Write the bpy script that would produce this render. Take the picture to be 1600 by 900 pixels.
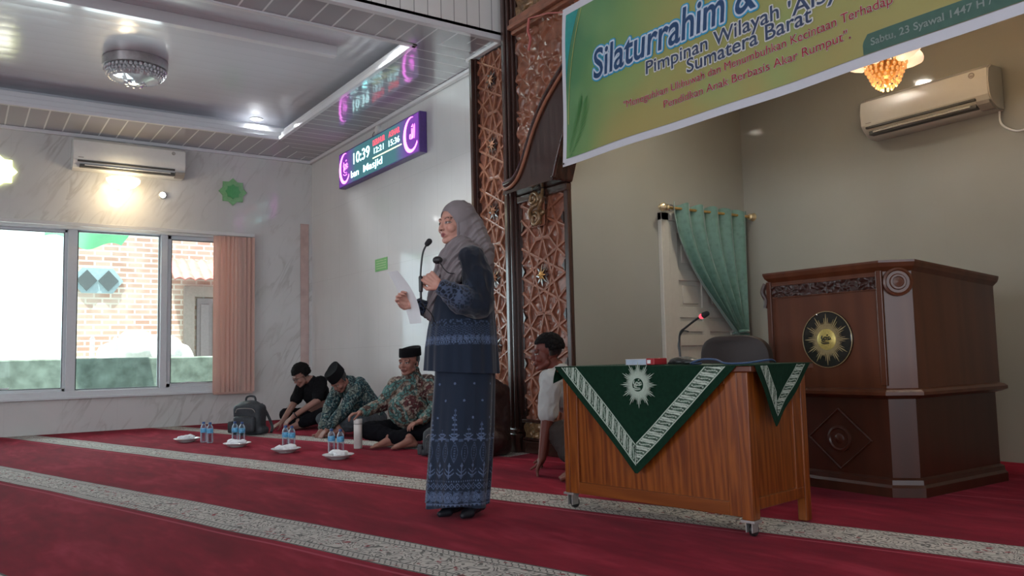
import bpy, bmesh, math, random
from mathutils import Vector, Matrix, noise
random.seed(7)
PI = math.pi
sc = bpy.context.scene
for o in list(bpy.data.objects): bpy.data.objects.remove(o)
C = sc.collection

# ------------------------------------------------------------------ camera
YAW, PITCH, ROLL = 0.97369793, 0.08221981, -0.02253554
cd = bpy.data.cameras.new('camera'); cam = bpy.data.objects.new('camera', cd); C.objects.link(cam)
cd.sensor_width = 36.0; cd.lens = 1279.0/1600*36.0; cd.clip_start = 0.05; cd.clip_end = 200
Fv = Vector((-math.sin(YAW)*math.cos(PITCH), math.cos(YAW)*math.cos(PITCH), math.sin(PITCH)))
Rv = Vector((math.cos(YAW), math.sin(YAW), 0)); Uv = Rv.cross(Fv)
r2 = math.cos(ROLL)*Rv + math.sin(ROLL)*Uv; u2 = -math.sin(ROLL)*Rv + math.cos(ROLL)*Uv
M = Matrix((r2, u2, -Fv)).transposed().to_4x4(); M.translation = Vector((0, 0, 0.81))
cam.matrix_world = M
sc.camera = cam

# ------------------------------------------------------------------ world, sun, daylight
sc.view_settings.view_transform = 'Standard'; sc.view_settings.look = 'None'
sc.view_settings.gamma = 1.0; sc.view_settings.use_curve_mapping = False
sc.view_settings.exposure = 0.48
w = bpy.data.worlds.new('sky'); sc.world = w; w.use_nodes = True
bg = w.node_tree.nodes['Background']; bg.inputs[0].default_value = (0.80, 0.90, 1.0, 1); bg.inputs[1].default_value = 2.0

def light(name, kind, loc, power, color=(1, 1, 1), size=None, sizey=None, rot=None, **kw):
    d = bpy.data.lights.new(name, kind); d.energy = power; d.color = color
    if kind == 'AREA':
        d.shape = 'RECTANGLE'; d.size = size; d.size_y = sizey or size
    elif kind in ('POINT', 'SPOT') and size: d.shadow_soft_size = size
    for k, v in kw.items(): setattr(d, k, v)
    o = bpy.data.objects.new(name, d); C.objects.link(o); o.location = loc
    if rot: o.rotation_euler = rot
    return o
sun = light('sun', 'SUN', (0, 0, 20), 14.0, (1, .95, .86), angle=0.01)
sun.rotation_euler = (0, 0, 0); sun.rotation_euler = Vector((0.13, -0.20, 1.0)).to_track_quat('Z', 'Y').to_euler()
# daylight entering the large windows of the hall (behind and right of the camera)
for k, x in enumerate((-4.2, -0.2, 3.2)):
    light('daylight_back', 'AREA', (x, -6.75, 1.7), 72, (.86, .93, 1), 2.2, 2.2, (math.radians(90), 0, 0))
light('daylight_side', 'AREA', (4.75, -1.5, 1.9), 46, (.88, .94, 1), 5.5, 2.4, (0, math.radians(90), 0))
light('daylight_window', 'AREA', (-11.38, 1.2, 1.5), 95, (.85, .93, 1), 3.3, 1.9, (0, math.radians(-90), 0))

# ------------------------------------------------------------------ helpers
def tag(o, label=None, cat=None, group=None, kind=None):
    if label: o['label'] = label
    if cat: o['category'] = cat
    if group: o['group'] = group
    if kind: o['kind'] = kind
    return o
def empty(name, loc=(0, 0, 0), rz=0, label=None, cat=None, group=None):
    o = bpy.data.objects.new(name, None); C.objects.link(o); o.location = loc; o.rotation_euler = (0, 0, rz)
    o.empty_display_size = .1
    return tag(o, label, cat, group)
def obj(name, bm, mats, parent=None, smooth=False, loc=None, rot=None):
    me = bpy.data.meshes.new(name)
    if isinstance(bm, bmesh.types.BMesh): bm.to_mesh(me); bm.free()
    else: me = bm; me.name = name
    if not isinstance(mats, (list, tuple)): mats = [mats]
    me.materials.clear()
    for m in mats: me.materials.append(m)
    if smooth is True:
        for p in me.polygons: p.use_smooth = True
    elif smooth:
        for p in me.polygons: p.use_smooth = True
        me.set_sharp_from_angle(angle=smooth)
    o = bpy.data.objects.new(name, me); C.objects.link(o)
    if loc is not None: o.location = loc
    if rot is not None: o.rotation_euler = rot
    if parent: o.parent = parent
    return o
def NB(): return bmesh.new()
def box(bm, x0, x1, y0, y1, z0, z1, bev=0, M=None, seg=2):
    vs = [bm.verts.new((x, y, z)) for z in (z0, z1) for x, y in ((x0, y0), (x1, y0), (x1, y1), (x0, y1))]
    fs = [bm.faces.new([vs[i] for i in q]) for q in ((3, 2, 1, 0), (4, 5, 6, 7), (0, 1, 5, 4), (1, 2, 6, 5), (2, 3, 7, 6), (3, 0, 4, 7))]
    if bev:
        es = list({e for f in fs for e in f.edges})
        r = bmesh.ops.bevel(bm, geom=es, offset=bev, segments=seg, affect='EDGES', profile=.5)
        vs = list({v for f in r['faces'] for v in f.verts} | {v for v in vs if v.is_valid})
    if M is not None:
        for v in vs: v.co = M @ v.co
    return vs
def prism(bm, pts, d0, d1, axis='y', bev=0):
    """extrude a 2D outline; axis y: pts are (x,z); axis x: pts (y,z); axis z: pts (x,y)"""
    def P(a, b, d): return {'y': (a, d, b), 'x': (d, a, b), 'z': (a, b, d)}[axis]
    A = [bm.verts.new(P(a, b, d0)) for a, b in pts]; B = [bm.verts.new(P(a, b, d1)) for a, b in pts]
    n = len(pts); fs = [bm.faces.new(A), bm.faces.new(list(reversed(B)))]
    for i in range(n): fs.append(bm.faces.new((A[i], B[i], B[(i+1) % n], A[(i+1) % n])))
    if bev:
        es = list(fs[0].edges)+list(fs[1].edges)
        bmesh.ops.bevel(bm, geom=list(set(es)), offset=bev, segments=2, affect='EDGES')
    bmesh.ops.recalc_face_normals(bm, faces=[f for f in bm.faces if f.is_valid])
def lathe(bm, prof, seg=32, M=None, ax=1, ay=1, wav=None):
    rings = []
    for r, z in prof:
        ring = []
        for k in range(seg):
            a = 2*PI*k/seg; rr = max(r, 1e-4)*(wav(a, z) if wav else 1)
            p = Vector((rr*math.cos(a)*ax, rr*math.sin(a)*ay, z))
            ring.append(bm.verts.new(M @ p if M is not None else p))
        rings.append(ring)
    for A, B in zip(rings, rings[1:]):
        for k in range(seg): bm.faces.new((A[k], A[(k+1) % seg], B[(k+1) % seg], B[k]))
    bm.faces.new(list(reversed(rings[0]))); bm.faces.new(rings[-1])
def frame(t):
    t = Vector(t).normalized(); a = Vector((0, 0, 1)) if abs(t.z) < .9 else Vector((1, 0, 0))
    x = a.cross(t).normalized(); return x, t.cross(x)
def tube(bm, pts, r, seg=10, closed=False):
    pts = [Vector(p) for p in pts]; n = len(pts); rings = []; up = None
    for i, p in enumerate(pts):
        if closed: t = pts[(i+1) % n]-pts[i-1]
        else: t = pts[min(i+1, n-1)]-pts[max(i-1, 0)]
        t.normalize()
        if up is None: x, y = frame(t)
        else:
            x = (up-t*up.dot(t)).normalized(); y = t.cross(x)
        up = x; rr = r[i] if isinstance(r, (list, tuple)) else r
        rings.append([bm.verts.new(p+rr*(math.cos(2*PI*k/seg)*x+math.sin(2*PI*k/seg)*y)) for k in range(seg)])
    m = n if closed else n-1
    for i in range(m):
        A, B = rings[i], rings[(i+1) % n]
        for k in range(seg): bm.faces.new((A[k], A[(k+1) % seg], B[(k+1) % seg], B[k]))
    if not closed:
        bm.faces.new(list(reversed(rings[0]))); bm.faces.new(rings[-1])
def spline(pts, n=8):
    P = [Vector(p) for p in pts]; out = []
    for i in range(len(P)-1):
        a = P[max(i-1, 0)]; b = P[i]; c = P[i+1]; d = P[min(i+2, len(P)-1)]
        for k in range(n):
            t = k/n
            out.append(.5*((2*b)+(c-a)*t+(2*a-5*b+4*c-d)*t*t+(3*b-a-3*c+d)*t*t*t))
    out.append(P[-1]); return out
def cap(bm, a, b, ra, rb=None, M=None, seg=14):
    """tapered capsule"""
    a = Vector(a); b = Vector(b); rb = ra if rb is None else rb
    t = (b-a); L = t.length; t = t.normalized() if L > 1e-6 else Vector((0, 0, 1)); x, y = frame(t); rings = []
    prof = [(ra*math.cos(q), -ra*math.sin(q)) for q in (1.45, 1.1, .75, .4)]+[(ra, 0), (rb, L)]+[(rb*math.cos(q), L+rb*math.sin(q)) for q in (.4, .75, 1.1, 1.45)]
    for r, z in prof:
        ring = []
        for k in range(seg):
            an = 2*PI*k/seg; p = a+t*z+r*(math.cos(an)*x+math.sin(an)*y)
            ring.append(bm.verts.new(M @ p if M is not None else p))
        rings.append(ring)
    for A, B in zip(rings, rings[1:]):
        for k in range(seg): bm.faces.new((A[k], A[(k+1) % seg], B[(k+1) % seg], B[k]))
    bm.faces.new(list(reversed(rings[0]))); bm.faces.new(rings[-1])
def ell(bm, c, r, M=None, R=None, seg=20, rings=12):
    c = Vector(c); R = R or Matrix.Identity(3); rows = []
    for i in range(1, rings):
        th = PI*i/rings; row = []
        for k in range(seg):
            ph = 2*PI*k/seg
            p = c+R @ Vector((r[0]*math.sin(th)*math.cos(ph), r[1]*math.sin(th)*math.sin(ph), -r[2]*math.cos(th)))
            row.append(bm.verts.new(M @ p if M is not None else p))
        rows.append(row)
    for A, B in zip(rows, rows[1:]):
        for k in range(seg): bm.faces.new((A[k], A[(k+1) % seg], B[(k+1) % seg], B[k]))
    bm.faces.new(list(reversed(rows[0]))); bm.faces.new(rows[-1])
def grid(bm, f, nu, nv, closed_u=False, uv=None):
    V = [[bm.verts.new(f(i/nu if closed_u else i/nu, j/nv)) for j in range(nv+1)] for i in range(nu if closed_u else nu+1)]
    for i in range(nu):
        for j in range(nv):
            A = V[i]; B = V[(i+1) % nu] if closed_u else V[i+1]
            bm.faces.new((A[j], B[j], B[j+1], A[j+1]))
    return V
def remesh(bm, voxel, smooth=4, disp=None, fac=.5, drop=None):
    """fuse overlapping closed shells into one continuous surface"""
    me = bpy.data.meshes.new('tmp'); bm.to_mesh(me); bm.free()
    o = bpy.data.objects.new('tmp', me); C.objects.link(o)
    m = o.modifiers.new('r', 'REMESH'); m.mode = 'VOXEL'; m.voxel_size = voxel; m.adaptivity = 0
    if smooth:
        s = o.modifiers.new('s', 'SMOOTH'); s.iterations = smooth; s.factor = fac
    dg = bpy.context.evaluated_depsgraph_get(); dg.update()
    out = bpy.data.meshes.new_from_object(o.evaluated_get(dg))
    bpy.data.objects.remove(o); bpy.data.meshes.remove(me)
    if disp or drop:
        ns = [v.normal.copy() for v in out.vertices]
        if disp:
            for v, n in zip(out.vertices, ns): v.co = v.co+n*disp(v.co, n)
        if drop:
            b = bmesh.new(); b.from_mesh(out)
            bmesh.ops.delete(b, geom=[v for v in b.verts if drop(v.co)], context='VERTS'); b.to_mesh(out); b.free()
    return out
def paint(me, fn, name='Col'):
    a = me.color_attributes.new(name, 'FLOAT_COLOR', 'POINT'); buf = []
    for v in me.vertices:
        c = fn(v.co); buf += [c[0], c[1], c[2], 1.0]
    a.data.foreach_set('color', buf); return me
def N3(p, s, o=0): return noise.noise(Vector((p[0]*s+o, p[1]*s+o*1.7, p[2]*s-o)))
def mix3(a, b, t): t = max(0, min(1, t)); return tuple(a[i]*(1-t)+b[i]*t for i in range(3))
def srgb(*c):
    return tuple(((x/255)/12.92 if x/255 <= .04045 else ((x/255+.055)/1.055)**2.4) for x in c)

# ------------------------------------------------------------------ materials
class G:
    def __init__(s, name):
        s.m = bpy.data.materials.new(name); s.m.use_nodes = True; s.t = s.m.node_tree; s.b = s.t.nodes['Principled BSDF']
    def n(s, ty, **kw):
        nd = s.t.nodes.new(ty)
        for k, v in kw.items():
            if k.startswith('i_'):
                key = k[2:]; key = int(key) if key.isdigit() else key.replace('_', ' ')
                if isinstance(v, bpy.types.NodeSocket): s.t.links.new(v, nd.inputs[key])
                else: nd.inputs[key].default_value = v
            else: setattr(nd, k, v)
        return nd
    def math(s, op, a, b=0.0, c=None):
        nd = s.t.nodes.new('ShaderNodeMath'); nd.operation = op
        for i, v in enumerate((a, b) if c is None else (a, b, c)):
            if isinstance(v, bpy.types.NodeSocket): s.t.links.new(v, nd.inputs[i])
            else: nd.inputs[i].default_value = v
        return nd.outputs[0]
    def mix(s, f, a, b):
        nd = s.t.nodes.new('ShaderNodeMix'); nd.data_type = 'RGBA'
        for i, v in ((0, f), (6, a), (7, b)):
            if isinstance(v, bpy.types.NodeSocket): s.t.links.new(v, nd.inputs[i])
            else: nd.inputs[i].default_value = (*v, 1) if i and len(v) == 3 else v
        return nd.outputs[2]
    def ramp(s, f, stops, interp='LINEAR'):
        nd = s.t.nodes.new('ShaderNodeValToRGB'); nd.color_ramp.interpolation = interp; e = nd.color_ramp.elements
        while len(e) < len(stops): e.new(.5)
        for k, (p, c) in enumerate(stops):
            e[k].position = p; e[k].color = (*c, 1) if not isinstance(c, (int, float)) else (c, c, c, 1)
        s.t.links.new(f, nd.inputs[0]); return nd.outputs[0]
    def coord(s, scale=(1, 1, 1), rot=(0, 0, 0), loc=(0, 0, 0), kind='Object'):
        tc = s.t.nodes.new('ShaderNodeTexCoord'); mp = s.t.nodes.new('ShaderNodeMapping')
        mp.inputs['Scale'].default_value = scale; mp.inputs['Rotation'].default_value = rot; mp.inputs['Location'].default_value = loc
        s.t.links.new(tc.outputs[kind], mp.inputs['Vector']); return mp.outputs[0]
    def noise(s, v, scale, detail=3, dist=0, rough=.5):
        return s.n('ShaderNodeTexNoise', i_Vector=v, i_Scale=scale, i_Detail=detail, i_Distortion=dist, i_Roughness=rough).outputs[0]
    def set(s, **kw):
        for k, v in kw.items():
            k = k.replace('_', ' ')
            if isinstance(v, bpy.types.NodeSocket): s.t.links.new(v, s.b.inputs[k])
            elif isinstance(v, tuple) and len(v) == 3: s.b.inputs[k].default_value = (*v, 1)
            else: s.b.inputs[k].default_value = v
        return s
    def bump(s, h, strength=.3, dist=.01):
        nd = s.n('ShaderNodeBump', i_Height=h, i_Strength=strength, i_Distance=dist)
        s.t.links.new(nd.outputs[0], s.b.inputs['Normal']); return s
def simple(name, col, rough=.5, metal=0, var=.08, vs=30, bump=0, spec=None, coat=0):
    g = G(name); v = g.coord(); n = g.noise(v, vs, 4)
    dark = tuple(c*(1-var) for c in col); lite = tuple(min(1, c*(1+var)) for c in col)
    g.set(Base_Color=g.ramp(n, [(.3, dark), (.7, lite)]), Roughness=rough, Metallic=metal)
    if spec is not None: g.set(Specular_IOR_Level=spec)
    if coat: g.set(Coat_Weight=coat, Coat_Roughness=.08)
    if bump: g.bump(n, bump, .004)
    return g.m
def wood(name, c1, c2, rough=.3, sc_=(1, 1, 1), grain=9, coat=.0, axis='Z', dist=2.2):
    g = G(name)
    s = {'Z': (1, 1, .08), 'X': (.08, 1, 1), 'Y': (1, .08, 1)}[axis]
    v = g.coord(scale=tuple(s[i]*sc_[i] for i in range(3)))
    n0 = g.noise(v, grain*.35, 3); wv = g.noise(v, grain, 6, dist, .6)
    w2 = g.n('ShaderNodeTexWave', i_Vector=v, i_Scale=grain*.8, i_Distortion=9.0, i_Detail=3.0, i_Detail_Scale=1.2, wave_type='BANDS', bands_direction='DIAGONAL').outputs[1]
    f = g.math('MULTIPLY_ADD', w2, .28, g.math('MULTIPLY', wv, .75))
    col = g.ramp(f, [(.25, c1), (.75, c2)])
    g.set(Base_Color=g.mix(g.math('MULTIPLY', n0, .25), col, tuple(c*.6 for c in c1)), Roughness=rough, Coat_Weight=coat, Coat_Roughness=.12)
    g.bump(f, .08, .003); return g.m
def emis(name, col, strength, base=None):
    g = G(name); g.set(Base_Color=base or col, Emission_Color=col, Emission_Strength=strength, Roughness=.4); return g.m
def vcol(name, rough=.7, spec=.3, sheen=0, bumpn=0):
    g = G(name); a = g.n('ShaderNodeVertexColor', layer_name='Col').outputs[0]
    g.set(Base_Color=a, Roughness=rough, Specular_IOR_Level=spec, Sheen_Weight=sheen)
    if bumpn: g.bump(g.noise(g.coord(), bumpn, 2), .15, .002)
    return g.m
# wall / ceiling / floor materials
def tile_mat(name, c1, c2, axis, jw, jh, off=(0, 0), rough=.12, joint=.82, vein=None, wavy=0.0, coat=0.0):
    g = G(name); v = g.coord(); sx = g.n('ShaderNodeSeparateXYZ', i_Vector=v)
    a = sx.outputs[axis]; z = sx.outputs[2]
    def line(s, period, o, wd):
        f = g.math('FRACT', g.math('ADD', g.math('DIVIDE', s, period), o)); d = g.math('ABSOLUTE', g.math('SUBTRACT', f, .5))
        return g.math('GREATER_THAN', d, .5-wd/period/2)
    j = g.math('MAXIMUM', line(a, jw, off[0], .004), line(z, jh, off[1], .004))
    n = g.noise(v, 1.3, 4); col = g.ramp(n, [(.3, c1), (.7, c2)])
    if vein:
        pe = g.math('SUBTRACT', g.math('MULTIPLY', sx.outputs[axis], .86), g.math('MULTIPLY', z, .50)); al = g.math('ADD', g.math('MULTIPLY', sx.outputs[axis], .50), g.math('MULTIPLY', z, .86))
        vv = g.n('ShaderNodeCombineXYZ', i_X=pe, i_Y=g.math('MULTIPLY', al, .22), i_Z=0.0).outputs[0]
        n2 = g.noise(vv, 6.5, 3, .5); r = g.ramp(n2, [(.47, 0.0), (.51, 1.0), (.57, 0.0)])
        n3 = g.ramp(g.noise(v, 2.1, 2), [(.38, 0.0), (.65, 1.0)])
        col = g.mix(g.math('MULTIPLY', g.math('MULTIPLY', r, n3), .5), col, vein)
    col = g.mix(g.math('MULTIPLY', j, 1-joint), col, (.25, .25, .25))
    g.set(Base_Color=col, Roughness=rough, Coat_Weight=coat, Coat_Roughness=.05)
    if wavy:
        nn = g.noise(g.coord(scale=(1, 1, .25)), 5, 2)
        g.bump(g.math('SUBTRACT', nn, g.math('MULTIPLY', j, .5)), wavy, .012)
    else: g.bump(g.math('SUBTRACT', 1.0, j), .25, .003)
    return g.m
M_LED = tile_mat('white_gloss_tile', (.62, .63, .62), (.68, .69, .68), 0, .30, .95, (.1, 0), .09, .8, wavy=.18)
M_MARB = tile_mat('veined_cream_marble_tile', (.60, .60, .575), (.67, .67, .65), 1, .6, 1.2, (.2, .1), .09, .9, vein=(.36, .34, .31))
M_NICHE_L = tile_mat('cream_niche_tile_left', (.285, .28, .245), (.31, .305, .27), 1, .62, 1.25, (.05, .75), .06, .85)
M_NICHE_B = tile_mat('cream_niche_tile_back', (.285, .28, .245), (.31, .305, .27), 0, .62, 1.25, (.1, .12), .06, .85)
M_PLAIN = simple('plain_white_plaster', (.66, .66, .65), .6, var=.02, vs=3)

def plank_mat(name, axis, period, c=(.36, .35, .375), off=0.0, rough=.1, linecol=(.75, .75, .77), lw=.016, var=.04):
    g = G(name); v = g.coord(); s = g.n('ShaderNodeSeparateXYZ', i_Vector=v).outputs[axis]
    q = g.math('ADD', g.math('DIVIDE', s, period), off); f = g.math('FRACT', q)
    ln = g.math('LESS_THAN', f, lw/period)
    cell = g.n('ShaderNodeTexWhiteNoise', noise_dimensions='1D', i_W=g.math('FLOOR', q)).outputs[0]
    col = g.ramp(cell, [(0, tuple(x*(1-var) for x in c)), (1, tuple(x*(1+var) for x in c))])
    col = g.mix(ln, col, linecol)
    g.set(Base_Color=col, Roughness=rough, Specular_IOR_Level=.7)
    h = g.math('MULTIPLY_ADD', g.math('SINE', g.math('MULTIPLY', f, PI)), .5, g.math('MULTIPLY', ln, -1.0))
    g.bump(h, .35, .004); return g.m
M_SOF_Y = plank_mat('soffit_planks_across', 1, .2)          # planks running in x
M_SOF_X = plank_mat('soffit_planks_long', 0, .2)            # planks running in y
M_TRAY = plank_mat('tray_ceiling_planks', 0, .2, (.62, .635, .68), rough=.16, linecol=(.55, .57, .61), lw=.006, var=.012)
M_FASCIA = plank_mat('fascia_planks', 1, .13, (.82, .82, .79), rough=.22, linecol=(.34, .34, .33), lw=.008)
M_TRIMW = simple('gloss_white_moulding', (.72, .73, .75), .12, var=.01)
M_WHITE = simple('white_plastic', (.70, .71, .69), .3, var=.02)

# ---- floor and carpet
bm = NB(); box(bm, -11.25, 5.0, -7.0, 6.05, -.15, -.013)
tag(obj('floor', bm, simple('concrete_screed', (.3, .3, .29), .8)), kind='structure')
g = G('crimson_prayer_carpet'); v0 = g.coord()
TH = math.radians(16)
sx = g.n('ShaderNodeSeparateXYZ', i_Vector=v0)
wob = g.math('MULTIPLY', g.math('SUBTRACT', g.noise(v0, .55, 2), .5), .10)
V = g.math('ADD', g.math('ADD', g.math('MULTIPLY', sx.outputs[1], math.cos(TH)), g.math('MULTIPLY', sx.outputs[0], -math.sin(TH))), wob)
W = g.math('ADD', g.math('MULTIPLY', sx.outputs[0], math.cos(TH)), g.math('MULTIPLY', sx.outputs[1], math.sin(TH)))
bands = [(-.42, -.08), (.90, 1.24), (2.20, 2.53), (3.55, 3.88), (5.07, 5.38)]   # the last band stops at the carved pillar
def inband(a, b): return g.math('MULTIPLY', g.math('GREATER_THAN', V, a), g.math('LESS_THAN', V, b))
inb = None; edge = None; pale_line = None
for a, b in bands:
    i = inband(a, b); e = g.math('MAXIMUM', inband(a, a+.012), inband(b-.012, b)); e = g.math('MAXIMUM', e, g.math('MAXIMUM', inband(a+.062, a+.070), inband(b-.070, b-.062)))
    l = inband(a-.055, a-.038)  # thin pale pink line of the carpet pattern beside each band
    inb = i if inb is None else g.math('MAXIMUM', inb, i); edge = e if edge is None else g.math('MAXIMUM', edge, e)
    pale_line = l if pale_line is None else g.math('MAXIMUM', pale_line, l)
stop = g.math('SUBTRACT', 1.0, g.math('MULTIPLY', g.math('GREATER_THAN', W, -4.3), g.math('GREATER_THAN', V, 4.5)))
inb = g.math('MULTIPLY', inb, stop)
vw = g.n('ShaderNodeCombineXYZ', i_X=W, i_Y=V, i_Z=0.0).outputs[0]
dist = g.n('ShaderNodeTexNoise', i_Vector=vw, i_Scale=14.0, i_Detail=2.0).outputs[1]
vd = g.n('ShaderNodeVectorMath', operation='MULTIPLY_ADD', i_0=dist, i_1=(.06, .06, 0), i_2=vw).outputs[0]
scr = g.math('FRACT', g.math('MULTIPLY', g.noise(vw, 15.0, 1, .8), 7.0))
netw = g.math('LESS_THAN', g.math('ABSOLUTE', g.math('SUBTRACT', scr, .5)), .17)
ch = g.math('ABSOLUTE', g.math('SUBTRACT', g.math('FRACT', g.math('DIVIDE', W, .034)), .5))
bord = None
for a, b in bands:
    for c_ in (a+.037, b-.037):
        dd = g.math('DIVIDE', g.math('ABSOLUTE', g.math('SUBTRACT', V, c_)), .022)
        q = g.math('MULTIPLY', g.math('LESS_THAN', g.math('ABSOLUTE', g.math('SUBTRACT', g.math('ADD', dd, g.math('MULTIPLY', ch, 2.0)), .85)), .22), g.math('LESS_THAN', dd, 1.0))
        z_ = g.math('LESS_THAN', dd, 1.2); bord = (q, z_) if bord is None else (g.math('MAXIMUM', bord[0], q), g.math('MAXIMUM', bord[1], z_))
netw = g.math('MAXIMUM', g.math('MULTIPLY', netw, g.math('SUBTRACT', 1.0, bord[1])), bord[0])
nz = g.noise(vd, 26.0, 2); flecks = g.math('GREATER_THAN', nz, .60)
cream = g.mix(g.math('MULTIPLY', g.noise(vw, 60, 2), .4), (.56, .54, .49), (.42, .42, .39))
pat = g.mix(g.math('MULTIPLY', netw, .8), cream, (.07, .075, .07))
red2 = g.ramp(g.noise(vw, 9.0, 2), [(.5, 0.0), (.6, 1.0)])
pat = g.mix(g.math('MULTIPLY', g.math('MULTIPLY', flecks, red2), .9), pat, (.25, .02, .03))
pat = g.mix(g.math('MULTIPLY', edge, .85), pat, (.05, .065, .06))
nap = g.noise(g.coord(scale=(.5, 1.6, 1), rot=(0, 0, -TH)), 2.6, 5, .6)
nap2 = g.noise(g.coord(scale=(.5, 1.8, 1), rot=(0, 0, -TH)), 9, 4, .4)
f = g.math('MULTIPLY_ADD', nap2, .35, g.math('MULTIPLY', nap, .7))
pile = g.ramp(f, [(.38, (.15, .003, .012)), (.56, (.22, .006, .020)), (.72, (.32, .022, .045))])
pile = g.mix(pale_line, pile, (.36, .05, .08))
fine = g.noise(v0, 420, 2)
g.set(Base_Color=g.mix(inb, pile, pat), Roughness=.95, Specular_IOR_Level=.05, Sheen_Weight=.06, Sheen_Roughness=.45, Sheen_Tint=(.9, .62, .7))
g.bump(g.math('MULTIPLY_ADD', fine, .5, f), .45, .008)
M_CARPET = g.m
bm = NB()
def cf(u, v):
    x = -11.24+16.2*u; y = -6.95+11.05*v
    return (x, y, 0.0)
grid(bm, cf, 60, 50)
grid(bm, lambda u, v: (-4.995+3.59*u, 4.10+1.945*v, 0.0), 20, 10)
r = bmesh.ops.extrude_face_region(bm, geom=list(bm.faces)); bmesh.ops.translate(bm, vec=(0, 0, -.012), verts=[e for e in r['geom'] if isinstance(e, bmesh.types.BMVert)])
bmesh.ops.recalc_face_normals(bm, faces=bm.faces)
cp = obj('carpet', bm, M_CARPET); tag(cp, 'crimson prayer carpet with cream scroll-patterned row bands, covering the whole floor', 'carpet')

# ---- walls
def struct(name, bm, m, **k): return tag(obj(name, bm, m, **k), kind='structure')
WX = -11.25
bm = NB()   # window wall with its opening
for y0, y1, z0, z1 in ((-7, -.9, -.15, 3.9), (-.9, 3.2, -.15, .46), (-.9, 3.2, 2.50, 3.9), (3.2, 4.35, -.15, 3.9)): box(bm, WX-.16, WX, y0, y1, z0, z1)
struct('wall_left', bm, M_MARB)
bm = NB(); box(bm, WX, -6.5, 4.19, 4.35, -.15, 3.9); struct('wall_front', bm, M_LED)
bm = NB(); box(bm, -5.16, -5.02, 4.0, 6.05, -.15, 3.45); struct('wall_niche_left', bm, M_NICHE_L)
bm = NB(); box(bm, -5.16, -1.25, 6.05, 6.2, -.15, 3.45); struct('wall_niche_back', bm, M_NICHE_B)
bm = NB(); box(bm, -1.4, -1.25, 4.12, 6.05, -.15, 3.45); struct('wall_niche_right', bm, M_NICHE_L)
bm = NB(); box(bm, -1.25, 5.0, 4.12, 4.25, -.15, 5.6); struct('wall_front_right', bm, M_PLAIN)
bm = NB(); box(bm, -6.5, -1.25, 4.12, 4.3, 3.9, 5.6); box(bm, -6.5, -5.16, 4.14, 4.3, -.15, 3.9); struct('wall_above_niche', bm, M_PLAIN)
bm = NB(); box(bm, -5.02, -1.4, 4.12, 6.05, 3.3, 3.45); struct('ceiling_niche', bm, simple('niche_ceiling_board', (.55, .53, .47), .4))
bm = NB()   # back wall with four big windows
xs = [-11.41, -7.3, -7.2, -5.3, -3.1, -1.3, .9, 2.1, 4.3, 5.15]
for i in range(0, len(xs)-1):
    if i % 2 == 0: box(bm, xs[i], xs[i+1], -7.15, -7, -.15, 5.7)
    else: box(bm, xs[i], xs[i+1], -7.15, -7, -.15, .6); box(bm, xs[i], xs[i+1], -7.15, -7, 2.8, 5.7)
struct('wall_back', bm, M_PLAIN)
bm = NB(); box(bm, 5, 5.15, -7, -4.3, -.15, 5.7); box(bm, 5, 5.15, 1.3, 4.25, -.15, 5.7); box(bm, 5, 5.15, -4.3, 1.3, -.15, .5); box(bm, 5, 5.15, -4.3, 1.3, 3.1, 5.7)
struct('wall_right', bm, M_PLAIN)
bm = NB()
for i in (3, 5, 7):
    for a, b in ((xs[i], xs[i]+.05), (xs[i+1]-.05, xs[i+1]), ((xs[i]+xs[i+1])/2-.03, (xs[i]+xs[i+1])/2+.03)): box(bm, a, b, -7.1, -7.03, .6, 2.8)
    for a, b in ((.6, .66), (2.74, 2.8), (1.9, 1.95)): box(bm, xs[i], xs[i+1], -7.1, -7.03, a, b)
struct('window_2', bm, M_WHITE)

# ---- ceilings: soffit ring round a raised tray, fascia, high hall ceiling
ZS = 3.67; TX0, TX1, TY1 = -10.3, -6.5, 3.43; FX = -5.97
def slab(pts, z0, z1): 
    b = NB(); prism(b, pts, z0, z1, 'z'); return b
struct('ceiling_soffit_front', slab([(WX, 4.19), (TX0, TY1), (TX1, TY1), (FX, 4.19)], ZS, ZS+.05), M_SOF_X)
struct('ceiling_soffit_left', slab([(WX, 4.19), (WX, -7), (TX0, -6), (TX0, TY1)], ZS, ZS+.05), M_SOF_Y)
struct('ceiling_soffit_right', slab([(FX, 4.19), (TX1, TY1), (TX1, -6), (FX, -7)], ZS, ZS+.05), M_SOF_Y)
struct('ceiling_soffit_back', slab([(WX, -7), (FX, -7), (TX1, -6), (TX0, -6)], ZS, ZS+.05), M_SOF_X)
bm = NB(); box(bm, TX0-.4, TX1+.25, -6.2, TY1+.3, 3.92, 4.0)
for a in ((TX0-.4, TX0-.25, -6.2, TY1+.3), (TX1+.2, TX1+.3, -6.2, TY1+.3), (TX0-.4, TX1+.3, TY1+.2, TY1+.3)): box(bm, *a, ZS+.05, 3.95)
struct('ceiling_tray', bm, M_TRAY)
bm = NB()   # stepped white moulding round the tray edge
for k, (o, z0, z1) in enumerate(((.0, ZS-.015, ZS+.03), (-.045, ZS+.03, ZS+.10), (-.10, ZS+.10, ZS+.17))):
    t = .05
    box(bm, TX0-.0+o, TX0+t+o, -6, TY1-o, z0, z1, .006); box(bm, TX1-t-o, TX1-o, -6, TY1-o, z0, z1, .006); box(bm, TX0+o, TX1-o, TY1-t-o, TY1-o, z0, z1, .006)
struct('trim_1', bm, M_TRIMW)
bm = NB(); box(bm, -7.58, -7.5, -4, 3.06, 3.815, 3.919, .004); struct('trim_2', bm, M_TRIMW)  # white bar added in place of a reflection in the glossy tray ceiling
bm = NB(); box(bm, FX-.06, FX, -7, 4.15, ZS+.0, 5.6); struct('wall_fascia', bm, M_FASCIA)
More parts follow.
